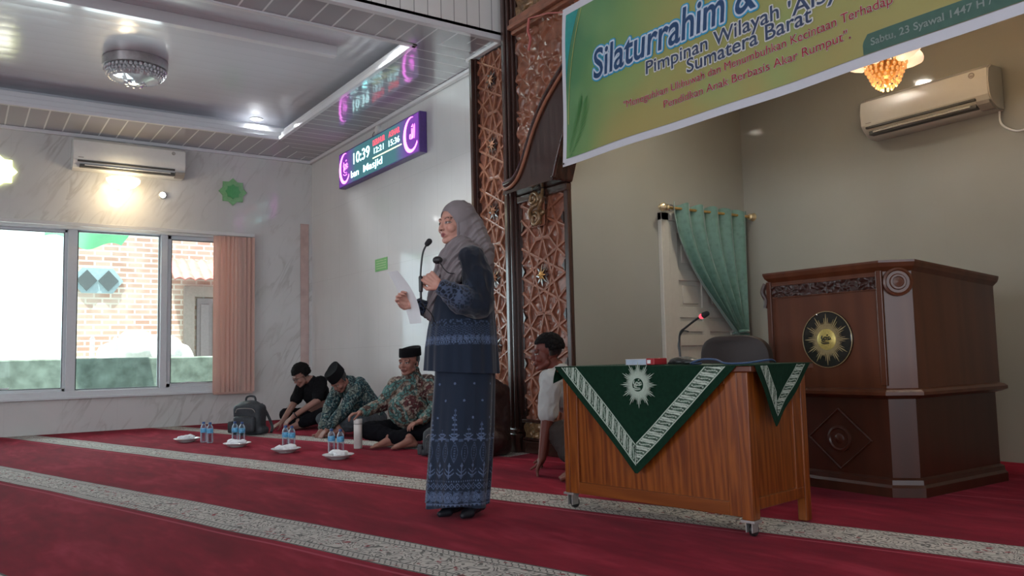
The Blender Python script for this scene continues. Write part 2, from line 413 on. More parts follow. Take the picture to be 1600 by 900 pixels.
bm = NB(); box(bm, FX-.05, FX+.012, -7, 4.17, ZS-.03, ZS+.02, .004); box(bm, -6.6, FX+.0, 4.0, 4.05, ZS-.03, ZS+.015, .006)
box(bm, WX, -6.55, 4.14, 4.19, ZS-.045, ZS, .01); box(bm, WX, WX+.05, -7, 4.19, ZS-.045, ZS, .01); struct('trim_3', bm, M_TRIMW)
bm = NB(); box(bm, WX-.16, 5.15, -7.15, 6.2, 5.6, 5.7); box(bm, -5.2, -1.2, 4.3, 6.25, 3.5, 3.6); struct('ceiling', bm, M_PLAIN)
bm = NB(); box(bm, WX, WX+.015, 4.02, 4.14, .62, 2.75, .003); struct('trim_4', bm, simple('pink_marble_strip', (.55, .40, .36), .12, var=.1, vs=8))

# ---- window in the left wall
M_ALU = simple('white_window_aluminium', (.66, .70, .72), .3, var=.02)
M_GASKET = simple('dark_rubber_gasket', (.05, .06, .06), .6)
g = G('window_glass'); t = g.t; t.nodes.remove(g.b)
tr = g.n('ShaderNodeBsdfTransparent'); tr.inputs[0].default_value = (.90, .96, .95, 1); gl = g.n('ShaderNodeBsdfGlossy', i_Roughness=.02)
fr = g.n('ShaderNodeLayerWeight', i_Blend=.25); mx = g.n('ShaderNodeMixShader'); t.links.new(fr.outputs[0], mx.inputs[0])
t.links.new(tr.outputs[0], mx.inputs[1]); t.links.new(gl.outputs[0], mx.inputs[2]); t.links.new(mx.outputs[0], t.nodes['Material Output'].inputs[0])
M_GLASS = g.m
win = struct('window_1', (lambda b: (box(b, WX-.11, WX+.03, -.9, 3.2, .43, .50, .004), box(b, WX-.11, WX+.03, -.9, 3.2, 2.47, 2.54, .004),
    box(b, WX-.11, WX+.02, 3.14, 3.2, .47, 2.5), box(b, WX-.11, WX+.02, -.9, -.84, .47, 2.5), box(b, WX-.10, WX+.02, 1.10, 1.20, .49, 2.48, .003), box(b, WX-.10, WX+.02, 2.165, 2.245, .49, 2.48, .003), b)[-1])(NB()), M_ALU)
bm = NB(); box(bm, WX-.12, WX+.06, -1, 3.25, .405, .435, .006); obj('window_sill', bm, M_ALU, win)
def sash(y0, y1, z0, z1, wd, x):
    b = NB()
    box(b, x, x+.03, y0, y1, z0, z0+wd, .004); box(b, x, x+.03, y0, y1, z1-wd, z1, .004); box(b, x, x+.03, y0, y0+wd, z0, z1, .004); box(b, x, x+.03, y1-wd, y1, z0, z1, .004)
    obj('sash_frame', b, M_ALU, win)
    b = NB(); w2 = .008
    for q in ((y0+wd, y1-wd, z0+wd, z0+wd+w2), (y0+wd, y1-wd, z1-wd-w2, z1-wd), (y0+wd, y0+wd+w2, z0+wd, z1-wd), (y1-wd-w2, y1-wd, z0+wd, z1-wd)): box(b, x-.005, x+.033, *q)
    obj('gasket', b, M_GASKET, win)
    b = NB(); box(b, x+.012, x+.016, y0+wd, y1-wd, z0+wd, z1-wd); obj('pane', b, M_GLASS, win)
sash(-.84, 1.10, .50, 2.47, .035, WX-.07); sash(1.20, 2.165, .50, 2.47, .012, WX-.07); sash(2.245, 3.14, .50, 2.47, .05, WX-.04)
bm = NB(); tube(bm, spline([(WX, .35, .56), (WX+.05, .36, .56), (WX+.055, .48, .555), (WX+.05, .52, .56)], 5), .009, 8); obj('window_handle', bm, M_ALU, win)
bm = NB(); tube(bm, [(WX-.0, 2.3, .535), (WX+.035, 2.5, .56), (WX+.035, 2.75, .545)], .007, 8); obj('casement_stay', bm, M_ALU, win)

# ---- vertical blind
g = G('peach_blind_fabric'); n = g.noise(g.coord(), 90, 3)
g.set(Base_Color=g.ramp(n, [(.3, (.74, .57, .50)), (.7, (.80, .62, .55))]), Roughness=.85); 
trn = g.n('ShaderNodeBsdfTranslucent'); trn.inputs[0].default_value = (.90, .66, .58, 1); mx = g.n('ShaderNodeMixShader', i_0=.5)
g.t.links.new(g.b.outputs[0], mx.inputs[1]); g.t.links.new(trn.outputs[0], mx.inputs[2]); g.t.links.new(mx.outputs[0], g.t.nodes['Material Output'].inputs[0])
M_BLIND = g.m
bl = empty('vertical_blind', (WX+.09, 3.07, 2.5), 0, 'peach fabric vertical blind gathered at the right end of the window', 'blind')
bm = NB(); box(bm, -.02, .03, -3.9, .27, .0, .045, .004); obj('headrail', bm, M_WHITE, bl)
for k in range(9):
    bm = NB(); y = -.225+.056*k
    def sl(u, v, y=y, k=k): return (.035*math.sin((u-.5)*1.4+.4)+.01*math.sin(u*6+k), y+(u-.5)*.085, -.01-2.08*v)
    grid(bm, sl, 6, 10); r = bmesh.ops.extrude_face_region(bm, geom=list(bm.faces)); bmesh.ops.translate(bm, vec=(.0015, 0, 0), verts=[e for e in r['geom'] if isinstance(e, bmesh.types.BMVert)])
    obj('slat', bm, M_BLIND, bl, smooth=.6)
bm = NB()
for k in range(9): box(bm, -.01, .03, -.26+.056*k, -.20+.056*k, -2.115, -2.085, .003)
obj('bottom_weight', bm, M_BLIND, bl)

# ---- outdoors, seen through the window
g = G('weathered_brick'); v = g.coord(); sx = g.n('ShaderNodeSeparateXYZ', i_Vector=v)
cv = g.n('ShaderNodeCombineXYZ', i_X=sx.outputs[1], i_Y=sx.outputs[2], i_Z=0.0).outputs[0]
br = g.n('ShaderNodeTexBrick', i_Vector=cv, i_Scale=1.0, i_Mortar_Size=.014, i_Brick_Width=.24, i_Row_Height=.085, i_Bias=-.2)
br.inputs['Color1'].default_value = (.46, .28, .22, 1); br.inputs['Color2'].default_value = (.62, .45, .38, 1); br.inputs['Mortar'].default_value = (.70, .66, .60, 1)
pl = g.ramp(g.noise(v, 1.4, 5, .5), [(.50, 0.0), (.60, 1.0)])
g.set(Base_Color=g.mix(g.math('MULTIPLY', pl, .5), br.outputs[0], (.62, .55, .48)), Roughness=.9); g.bump(br.outputs[1], -.4, .01)
M_BRICK = g.m
bm = NB(); box(bm, -14.75, -14.5, 1.42, 9, -.3, 5.2); b_ = tag(obj('house', bm, M_BRICK), 'weathered red brick side wall of the house beyond the window', 'house')
bm = NB()
for cy in (1.69, 2.0):
    prism(bm, [(cy-.15, 2.15), (cy, 1.98), (cy+.15, 2.15), (cy, 2.32)], -14.49, -14.46, 'x')
prism_m = simple('dark_vent_opening', (.10, .12, .13), .7)
vt = obj('vent_opening', bm, prism_m, b_)
bm = NB(); prism(bm, [(1.46, 2.15), (1.62, 1.95), (2.07, 1.95), (2.22, 2.15), (2.07, 2.35), (1.62, 2.35)], -14.52, -14.48, 'x'); obj('vent_surround', bm, simple('pale_blue_plaster', (.35, .47, .52), .8), b_)
M_POSTW = simple('grey_timber', (.30, .26, .24), .8)
bm = NB(); box(bm, -14.5, -14.42, 3.15, 3.32, -.3, 2.1); box(bm, -14.5, -14.42, 3.32, 4.3, 1.92, 2.1); obj('door_frame', bm, M_POSTW, b_)
bm = NB(); box(bm, -14.49, -14.45, 3.36, 4.3, -.3, 1.9, .01)
for k in range(4): box(bm, -14.45, -14.43, 3.42+.2*k, 3.56+.2*k, .1, 1.8, .01)
obj('door_leaf', bm, simple('faded_grey_door', (.22, .19, .20), .7), b_)
bm = NB(); N_ = 40
def rf(u, v):
    y = 2.88+u*2.3; return (-14.5+.62*v, y, 2.52-.38*v+.035*abs(math.sin(u*2.3*PI/.16)))
grid(bm, rf, 230, 4); r = bmesh.ops.extrude_face_region(bm, geom=list(bm.faces)); bmesh.ops.translate(bm, vec=(0, 0, .02), verts=[e for e in r['geom'] if isinstance(e, bmesh.types.BMVert)])
obj('tiled_canopy', bm, simple('red_roof_tile', (.50, .16, .14), .6, vs=9, var=.25), b_, smooth=True)
bm = NB(); box(bm, -12.62, -12.4, -6, 8, -.3, .90, .02)
tag(obj('garden_wall', bm, simple('mossy_grey_render', (.20, .245, .21), .95, var=.35, vs=7, bump=.3)), 'low mossy grey wall just outside the window', 'wall')
bm = NB()
for k, (y, z, r_) in enumerate(((1.95, .9, .26), (2.25, 1.0, .33), (2.6, .95, .33), (2.85, .88, .22), (2.3, .45, .5), (2.7, .4, .45))): ell(bm, (-13.35, y, z), (r_*.8, r_, r_))
me = remesh(bm, .03, 3, lambda p, n: .03*N3(p, 6))
tag(obj('tarpaulin', me, simple('white_tarpaulin', (.85, .85, .83), .6), smooth=True), 'white sheet glaring in the sun behind the low mossy wall', 'sheet')
for y in (1.60, 1.90):
    bm = NB(); box(bm, -13.0, -12.94, y-.03, y+.03, -.3, 1.18, .005)
    prism(bm, [(y-.03, 1.18), (y+.03, 1.18), (y, 1.22)], -13.0, -12.94, 'x')
    tag(obj('picket', bm, simple('white_picket_paint', (.8, .8, .78), .6)), 'thin white picket behind the low wall, '+('nearer the sheet' if y > 1.7 else 'farther from the sheet'), 'post')
bm = NB()
def aw(u, v): return (-11.42-1.2*v, .95+.95*u, 2.80-.12*v-.1*u+.06*math.sin(u*9)*v-.05*v*math.sin(3*u))
grid(bm, aw, 24, 6); r = bmesh.ops.extrude_face_region(bm, geom=list(bm.faces)); bmesh.ops.translate(bm, vec=(0, 0, -.11), verts=[e for e in r['geom'] if isinstance(e, bmesh.types.BMVert)])
tag(obj('awning', bm, simple('green_awning', (.10, .55, .28), .5), smooth=.8), 'green awning edge showing at the top of the middle window pane', 'awning')
bm = NB(); box(bm, -40, WX-.16, -30, 30, -.5, -.3); struct('ground', bm, simple('pale_concrete_ground', (.55, .53, .50), .9))
# ------------------------------------------------------------------ carved woodwork
M_WDARK = wood('dark_varnished_moulding', (.022, .010, .008), (.065, .028, .020), .22, coat=.5)
M_WMID = simple('carved_red_brown_wood', (.23, .085, .045), .33, var=.3, vs=14, bump=.25, coat=.35)
M_WBACK = simple('carved_wood_ground', (.21, .076, .045), .42, var=.35, vs=26, bump=.6, coat=.2)
M_STRAP = simple('carved_strap_wood', (.30, .12, .065), .42, var=.18, vs=16, coat=.3)
M_GOLD = simple('gold_leaf', (.62, .38, .13), .3, .75, var=.25, vs=60)
M_OLDGOLD = simple('rubbed_gold_on_wood', (.22, .13, .06), .32, .3, var=.5, vs=50, coat=.3)

def strap_seg(bm, p, q, w, y0, h):
    """raised strap with a bevelled section, lying in the xz plane and facing -y"""
    p = Vector(p); q = Vector(q); d = (q-p); L = d.length
    if L < .004: return
    d /= L; n = Vector((-d.y, d.x)); p = p-d*w*.3; q = q+d*w*.3
    prof = ((-w/2, 0), (-w*.38, h*.8), (-w*.10, h*.72), (w*.10, h*.72), (w*.38, h*.8), (w/2, 0))
    A = [bm.verts.new((p.x+n.x*a, y0-b, p.y+n.y*a)) for a, b in prof]; B = [bm.verts.new((q.x+n.x*a, y0-b, q.y+n.y*a)) for a, b in prof]
    for i in range(5): bm.faces.new((A[i], A[i+1], B[i+1], B[i]))
    bm.faces.new(A); bm.faces.new(list(reversed(B))); bm.faces.new((A[0], B[0], B[5], A[5]))
def lattice(x0, x1, zs, cell, y, zmin, zmax):
    """interlaced eight-pointed strapwork: one octagram per cell with links to the neighbours"""
    bm = NB(); cx = (x0+x1)/2; hx = (x1-x0)/2; hz = cell/2
    segs = []
    for cz in zs:
        P = [Vector((hx*m[0], hz*m[1])) for m in ((1, 0), (.66, .66), (0, 1), (-.66, .66), (-1, 0), (-.66, -.66), (0, -1), (.66, -.66))]
        for i in range(8): segs.append((P[i], P[(i+3) % 8], cz))
        for sx_ in (-1, 1):
            for sz in (-1, 1):
                a = Vector((sx_*hx*.66, sz*hz*.66))
                segs += [(a, Vector((sx_*hx, sz*hz*.80)), cz), (a, Vector((sx_*hx*.74, sz*hz)), cz), (a, Vector((sx_*hx*.30, sz*hz)), cz), (a, Vector((sx_*hx, sz*hz*.42)), cz)]
        for sx_ in (-1, 1): segs.append((Vector((sx_*hx*.30, hz*.97)), Vector((-sx_*hx*.30, hz*1.03)), cz))
    for a, b, cz in segs:
        z0, z1 = cz+a.y, cz+b.y
        if max(z0, z1) > zmax or min(z0, z1) < zmin: 
            # clip
            if z0 == z1: continue
            t0, t1 = 0, 1
            for lim, s_ in ((zmin, 1), (zmax, -1)):
                d0 = (z0-lim)*s_; d1 = (z1-lim)*s_
                if d0 < 0 and d1 < 0: t0 = 1; t1 = 0; break
                if d0 < 0: t0 = max(t0, d0/(d0-d1))
                if d1 < 0: t1 = min(t1, d0/(d0-d1))
            if t1 <= t0: continue
            a, b = a.lerp(b, t0), a.lerp(b, t1)
        strap_seg(bm, (cx+a.x, cz+a.y), (cx+b.x, cz+b.y), .026, y, .02)
    return bm
def relief(x0, x1, z0, z1, y, amp, scale, seed, nx, nz, mask=None):
    bm = NB()
    def f(u, v):
        x = x0+(x1-x0)*u; z = z0+(z1-z0)*v
        q = Vector((x*scale+seed, z*scale, seed)); q += Vector((noise.noise(q*.9), noise.noise(q*.9+Vector((5, 5, 5))), 0))*.55
        d = noise.voronoi(q)[0]; h = max(0, min(1, (d[1]-d[0])*2.6)); h = h*h*(3-2*h); swirl = .5+.5*math.sin(9*d[0]+2*noise.noise(q*2))
        return (x, y-amp*(h*(.65+.35*swirl)), z)
    V = grid(bm, f, nx, nz)
    if mask:
        bmesh.ops.delete(bm, geom=[v for v in bm.verts if not mask(v.co.x, v.co.z)], context='VERTS')
    return bm
def star(bm, cx, cz, r, y, h, n=8, ri=.5):
    c = bm.verts.new((cx, y-h, cz)); R = [bm.verts.new((cx+(r if k % 2 == 0 else r*ri)*math.sin(PI*k/n), y-(0 if k % 2 == 0 else h*.25), cz+(r if k % 2 == 0 else r*ri)*math.cos(PI*k/n))) for k in range(2*n)]
    for k in range(2*n): bm.faces.new((c, R[(k+1) % (2*n)], R[k]))
def fit_star(parent, cx, cz, y, m=None):
    bm = NB(); star(bm, cx, cz, .095, y-.012, .008, 8, .52); o = obj('star_backing', bm, M_WDARK, parent)
    bm = NB(); star(bm, cx, cz, .062, y-.022, .018, 8, .42); obj('star_boss', bm, m or M_GOLD, parent)

M_BRZ = simple('rubbed_brown_gold', (.38, .19, .10), .3, .3, var=.3, vs=60)
# left carved panel on the window side of the post
PY = 4.05
cpn = empty('carved_pilaster', (0, 0, 0), 0, 'carved red-brown wooden panel behind the speaker, reaching up to the planked soffit', 'pilaster')
bm = NB(); box(bm, -6.5, -5.93, PY+.022, 4.18, .0, ZS-.03); obj('back_board', bm, M_WBACK, cpn)
bm = relief(-6.46, -5.95, .1, ZS-.04, PY+.018, .012, 11, 3.1, 90, 560); obj('ground_relief', bm, M_WBACK, cpn, smooth=True)
zsl = [2.13+.615*k for k in (-3, -2, -1, 0, 1, 2)]
bm = lattice(-6.455, -5.955, zsl, .615, PY+.01, .02, ZS-.05); obj('strapwork', bm, M_STRAP, cpn)
for z in zsl: fit_star(cpn, -6.205, z, PY+.0, M_BRZ)
bm = NB()
for x0, x1, yy in ((-6.52, -6.475, 3.99), (-6.475, -6.455, 4.02), (-5.955, -5.93, 4.02)): box(bm, x0, x1, yy, 4.185, 0, ZS-.03, .006)
obj('frame', bm, M_WDARK, cpn)
# the post
post = empty('carved_post', (0, 0, 0), 0, 'dark moulded wooden post between the two carved panels', 'post')
bm = NB()
for x0, x1, yy in ((-5.925, -5.90, 3.98), (-5.90, -5.875, 3.955), (-5.875, -5.835, 3.93), (-5.835, -5.80, 3.915), (-5.80, -5.765, 3.93), (-5.765, -5.735, 3.955), (-5.735, -5.71, 3.98)):
    box(bm, x0, x1, yy, 4.115, .0, 5.2, .009)
obj('shaft', bm, M_WDARK, post)
bm = NB(); box(bm, -5.925, -5.71, 3.885, 4.115, .0, .16, .01); box(bm, -5.925, -5.71, 3.9, 4.115, .16, .20, .012); obj('plinth', bm, M_WDARK, post)
# right carved panel
rp = empty('carved_pilaster', (0, 0, 0), 0, 'carved red-brown wooden panel with one gold star beside the niche, behind the crouching man', 'pilaster')
bm = NB(); box(bm, -5.705, -5.17, 4.022, 4.115, 0, 2.165); box(bm, -5.2, -5.06, 3.985, 3.998, 0, 2.165); obj('back_board', bm, M_WBACK, rp)
bm = relief(-5.69, -5.08, .1, 2.16, 3.994, .012, 11, 7.7, 110, 380); obj('ground_relief', bm, M_WBACK, rp, smooth=True)
zsr = [1.46+.62*k for k in (-2, -1, 0, 1)]
bm = lattice(-5.675, -5.09, zsr, .62, 3.985, .3, 2.155); obj('strapwork', bm, simple('satin_strap_wood', (.25, .09, .048), .5, var=.2, vs=16), rp)
for z in (zsr[2],): fit_star(rp, -5.382, z, 3.975)
bm = NB()
for x0, x1, yy in ((-5.70, -5.685, 3.98), (-5.685, -5.672, 3.995), (-5.085, -5.06, 3.97), (-5.06, -5.015, 3.955)): box(bm, x0, x1, yy, 3.998 if x0 > -5.1 else 4.02, 0, 2.165, .006)
for k in range(5):   # notches in the frame edge
    for xx, s in ((-5.672, 1), (-5.085, -1)):
        z = .35+.31*k*1.25; prism(bm, [(xx, z-.05), (xx+s*.035, z), (xx, z+.05)], 3.965, 3.99, 'y')
obj('frame', bm, M_WDARK, rp)
bm = NB(); box(bm, -5.70, -5.015, 3.94, 3.998, 0, .10, .008); box(bm, -5.70, -5.015, 3.955, 3.998, .10, .13, .01); box(bm, -5.70, -5.015, 3.94, 3.998, .25, .28, .01); obj('skirting_moulding', bm, M_WDARK, rp)
bm = relief(-5.68, -5.06,   .13, .25, 3.97, .02, 16, 2.2, 90, 24); obj('skirting_relief', bm, M_OLDGOLD, rp, smooth=True)
bm = NB(); box(bm, -5.70, -5.01, 3.94, 3.998, 2.10, 2.165, .01); obj('capital', bm, M_WDARK, rp)
# scroll bracket under the arch
sb = empty('scroll_bracket', (0, -.022, 0), 0, 'gilded carved scroll bracket under the arch, above the gold star', 'bracket')
def spiral(cx, cz, r0, r1, a0, turns, y, n=34):
    return [(cx+(r0+(r1-r0)*k/n)*math.cos(a0+turns*2*PI*k/n), y-.01*math.sin(k/n*PI), cz+(r0+(r1-r0)*k/n)*math.sin(a0+turns*2*PI*k/n)) for k in range(n+1)]
bm = NB()
tube(bm, spiral(-5.395, 2.09, .06, .008, -.6, 1.6, 3.93), [.015]*20+[.012]*15, 8)
tube(bm, spiral(-5.375, 1.92, .065, .010, 2.2, -1.7, 3.93), [.016]*20+[.012]*15, 8)
tube(bm, spline([(-5.345, 3.95, 2.055), (-5.37, 3.90, 2.02), (-5.42, 3.90, 1.985), (-5.435, 3.93, 1.92)], 8), .018, 8)
tube(bm, spline([(-5.30, 3.95, 2.16), (-5.285, 3.92, 2.06), (-5.33, 3.92, 1.99)], 8), .014, 8)
tube(bm, spline([(-5.46, 3.97, 2.16), (-5.475, 3.95, 2.0), (-5.45, 3.95, 1.87)], 8), .010, 8)
obj('scroll', bm, M_OLDGOLD, sb, smooth=True)
bm = NB()
for k in range(7):
    a = -.3+k*.35; ell(bm, (-5.33+.03*math.sin(k*2), 3.94, 2.10-.035*k), (.022, .018, .03), R=Matrix.Rotation(a, 3, 'Y'), seg=10, rings=7)
obj('acanthus_leaf', bm, M_OLDGOLD, sb, smooth=True)
bm = NB(); box(bm, -5.475, -5.29, 3.95, 3.962, 1.86, 2.09, .004); obj('back_plate', bm, M_WMID, sb)

# spandrel and arch
AC, SPR = -3.2, 2.25
outer = [(-5.66, 2.25), (-5.57, 2.255), (-5.47, 2.30), (-5.38, 2.40), (-5.30, 2.53), (-5.20, 2.68), (-5.05, 2.84), (-4.8, 3.02), (-4.5, 3.2), (-4.1, 3.42), (-3.7, 3.68), (-3.4, 3.9), (-3.2, 4.15)]
inner = [(-4.99, 2.18), (-4.93, 2.32), (-4.84, 2.5), (-4.72, 2.68), (-4.55, 2.84), (-4.3, 3.0), (-4.0, 3.12), (-3.6, 3.22), (-3.2, 3.28)]
ar = empty('carved_arch', (0, 0, 0), 0, 'dark wooden ogee arch with carved spandrel over the niche, partly behind the banner', 'arch')
def curve_at(x, pts):
    for (a, b), (c, d) in zip(pts, pts[1:]):
        if a <= x <= c: return b+(d-b)*(x-a)/(c-a)
    return pts[-1][1] if x > pts[-1][0] else pts[0][1]
for s in (1, -1):
    def mx(p): return (p[0], p[1]) if s == 1 else (2*AC-p[0], p[1])
    so = [(p.x, p.z) for p in spline([(a, 0, b) for a, b in outer], 5)]; si = [(p.x, p.z) for p in spline([(a, 0, b) for a, b in inner], 7)]
    bm = NB(); poly = [mx(p) for p in so+list(reversed(si))+[(-5.0, 2.166), (-5.70, 2.166)]]; prism(bm, poly, 3.80, 3.995, 'y'); obj('arch_rib', bm, M_WDARK, ar)
    for off, rad, yy in ((.0, .028, 3.80), (-.045, .014, 3.79), (.035, .012, 3.82)):
        bm = NB(); tube(bm, [(mx(p)[0], yy, p[1]+off) for p in so], rad, 8); obj('arch_moulding', bm, M_WDARK if off >= 0 else M_STRAP, ar, smooth=True)
    bm = NB(); tube(bm, [(mx(p)[0], 3.80, p[1]) for p in si], .02, 8); obj('inner_bead', bm, M_WDARK, ar, smooth=True)
bm = relief(-5.70, -3.2, 2.25, 3.62, 3.99, .03, 9.5, 11.3, 330, 190, lambda x, z: z > curve_at(x, outer)-.02); obj('spandrel', bm, M_WMID, ar, smooth=True)
bm = relief(-3.2, -1.3, 2.25, 3.62, 3.99, .03, 9.5, 17.3, 160, 90, lambda x, z: z > curve_at(2*AC-x, outer)-.02); obj('spandrel', bm, M_WMID, ar, smooth=True)
bm = NB(); box(bm, -5.70, -.7, 3.88, 4.115, 3.62, 3.66, .01); box(bm, -5.70, -.7, 3.90, 4.115, 3.66, 3.72, .012); box(bm, -5.70, -.7, 3.92, 4.115, 3.585, 3.62, .01); obj('cornice', bm, M_WMID, ar)
bm = relief(-5.70, -3.9, 3.72, 4.5, 4.0, .035, 8, 5.3, 170, 75); obj('frieze', bm, M_OLDGOLD, ar, smooth=True)
bm = NB(); box(bm, -5.70, -.7, 4.0, 4.115, 3.72, 4.6); obj('frieze_board', bm, M_WMID, ar)

# wrapped bundle standing at the foot of the left panel
bm = NB()
box(bm, -5.96, -5.58, 3.42, 3.78, .02, .60, .05); ell(bm, (-5.75, 3.6, .54), (.2, .19, .11)); ell(bm, (-5.70, 3.58, .16), (.2, .2, .13)); ell(bm, (-5.83, 3.64, .35), (.2, .2, .3))
me = remesh(bm, .012, 4, lambda p, n: (.014*N3(p, 7)+.009*abs(N3((p.x+p.z*.6, p.y, p.z*.4), 22))+.004*N3(p, 55))*(1 if p.z > .08 else 0))
lo = min(v.co.z for v in me.vertices)
for v in me.vertices: v.co.z -= lo-.002
tag(obj('wrapped_bundle', me, simple('crumpled_dark_brown_plastic', (.026, .013, .012), .45, var=.3), smooth=True), 'crumpled dark brown plastic-wrapped bundle standing at the foot of the carved pilaster', 'bundle')
# ------------------------------------------------------------------ writing
def text_mesh(body, bold=0.0, res=4):
    cu = bpy.data.curves.new('t', 'FONT'); cu.body = body; cu.size = 1; cu.offset = bold; cu.resolution_u = res; cu.fill_mode = 'BOTH'; cu.extrude = .004
    o = bpy.data.objects.new('t', cu); C.objects.link(o); dg = bpy.context.evaluated_depsgraph_get(); dg.update()
    me = bpy.data.meshes.new_from_object(o.evaluated_get(dg)); bpy.data.objects.remove(o); bpy.data.curves.remove(cu); return me
def text(body, x0, x1, z0, zc, y, m, parent, bold=0.02, shear=0, name='lettering', ref=None):
    """front-facing (-y) lettering; x0..x1 is the width of the body, z0 baseline, zc cap height"""
    me = text_mesh(body, bold); xs_ = [v.co.x for v in me.vertices]
    a, b = (min(xs_), max(xs_)) if ref is None else ref
    sx_ = (x1-x0)/(b-a); sz = (zc-z0)/.73
    for v in me.vertices:
        x, yy, d = v.co; v.co = (x0+(x-a)*sx_+shear*yy*sz, y-d*.12, z0+yy*sz)
    me.update(); return obj(name, me, m, parent), (a, b)
def strokes(paths, cx, cz, sx_, sz, r, y, m, parent, name='calligraphy', n=5):
    bm = NB()
    for p in paths:
        pts = spline([(cx+a*sx_, y, cz+b*sz) for a, b in p], n)
        tube(bm, pts, [r*(.55+.45*math.sin(PI*min(1, max(0, i/(len(pts)-1)))))*1.2 for i in range(len(pts))], 6)
    return obj(name, bm, m, parent, smooth=True)
# word-shapes in flowing strokes, unit box
SCRIPT_A = [[(.62, .9), (.58, .3), (.55, -.5)], [(.35, .8), (.33, .1), (.25, -.35), (.12, -.3), (.12, .55)], [(.12, -.3), (-.05, -.38), (-.08, .6)], [(-.08, -.3), (-.3, -.42), (-.55, -.3), (-.5, 0), (-.3, .02), (-.28, -.3)], [(-.12, .8), (0, .7), (.1, .82), (.22, .95)]]
SCRIPT_B = [[(.7, .25), (.5, .5), (.32, .25), (.5, .05), (.72, .1), (.35, -.1), (0, -.05)], [(0, -.05), (.15, .35), (-.15, .45), (-.3, .2)], [(.05, -.05), (-.25, -.2), (-.2, .1), (-.45, .05), (-.5, -.3), (-.1, -.5), (.45, -.55)], [(-.45, .05), (-.62, .3), (-.5, .75)], [(.15, .75), (.35, .9)], [(-.7, -.6), (-.2, -.8), (.5, -.75)]]
def sun_emblem(parent, o, ax, az, nrm, R, m_ray, disc=None, name='sunburst', rays=12, fine=5, inner=.30, th=.0025):
    """twelve-rayed sun; every ray a fan of thin spikes, middle one longest"""
    o = Vector(o); ax = Vector(ax); az = Vector(az); nrm = Vector(nrm); bm = NB()
    for k in range(rays):
        a0 = 2*PI*k/rays
        for j in range(fine):
            q = (j-(fine-1)/2); a = a0+q*.105; L = R*(1-.16*abs(q)) if fine > 3 else R*(1-.25*abs(q))
            w = R*.024*(1 if j % 2 == 0 else .8); r0 = R*inner
            d = Vector((math.sin(a), math.cos(a))); t = Vector((d.y, -d.x))
            P = [d*r0+t*w, d*(L*.8)+t*w*.9, d*L, d*(L*.8)-t*w*.9, d*r0-t*w]
            A = [bm.verts.new(o+ax*p.x+az*p.y+nrm*th) for p in P]; B = [bm.verts.new(o+ax*p.x+az*p.y) for p in P]
            bm.faces.new(A); bm.faces.new(list(reversed(B)))
            for i in range(5): bm.faces.new((A[i], B[i], B[(i+1) % 5], A[(i+1) % 5]))
    bmesh.ops.recalc_face_normals(bm, faces=bm.faces)
    return obj(name, bm, m_ray, parent)

# ------------------------------------------------------------------ LED sign on the white wall
sg = empty('led_sign', (0, 0, 0), 0, 'long glowing prayer-time display on the white tiled wall reading 10:39', 'sign')
bm = NB(); box(bm, -10.0, -7.74, 4.098, 4.186, 3.03, 3.485, .004); obj('casing', bm, simple('violet_casing', (.10, .05, .24), .35), sg)
bm = NB(); box(bm, -9.98, -7.76, 4.094, 4.0975, 3.045, 3.47); 
g = G('led_matrix_glow'); v = g.coord(); sx = g.n('ShaderNodeSeparateXYZ', i_Vector=v); xx = sx.outputs[0]
pu = g.math('MAXIMUM', g.n('ShaderNodeMapRange', i_0=xx, i_1=-8.35, i_2=-8.0).outputs[0], g.n('ShaderNodeMapRange', i_0=xx, i_1=-9.45, i_2=-9.75).outputs[0])
g.set(Base_Color=(.02, .02, .03), Emission_Color=g.mix(pu, (.07, .26, .30), (.26, .045, .55)), Emission_Strength=.5, Roughness=.35)
obj('panel', bm, g.m, sg)
CY = emis('led_cyan_white', (.55, .97, 1), 2.8); RD = emis('led_red', (1, .05, .09), 1.8); PK = emis('led_magenta', (1, .20, .95), 2.8); YG = emis('led_yellow_green', (.8, 1, .45), 1.8)
Y = 4.093
text('10:39', -9.52, -9.03, 3.262, 3.405, Y, CY, sg, .012, name='time_digits')
text('DZUHUR', -8.935, -8.60, 3.362, 3.432, Y, RD, sg, .004, name='prayer_name'); text('ASHAR', -8.50, -8.21, 3.362, 3.432, Y, RD, sg, .004, name='prayer_name')
text('12:21', -8.905, -8.64, 3.262, 3.335, Y, CY, sg, .004, name='prayer_time'); text('15:36', -8.50, -8.22, 3.255, 3.33, Y, CY, sg, .004, name='prayer_time')
bm = NB(); box(bm, -8.94, -8.17, Y-.002, Y, 3.205, 3.218); obj('underline', bm, YG, sg)
text('ban', -9.60, -9.36, 3.10, 3.19, Y, CY, sg, .012, name='running_text'); text('Masjid', -9.22, -8.68, 3.10, 3.19, Y, CY, sg, .012, name='running_text')
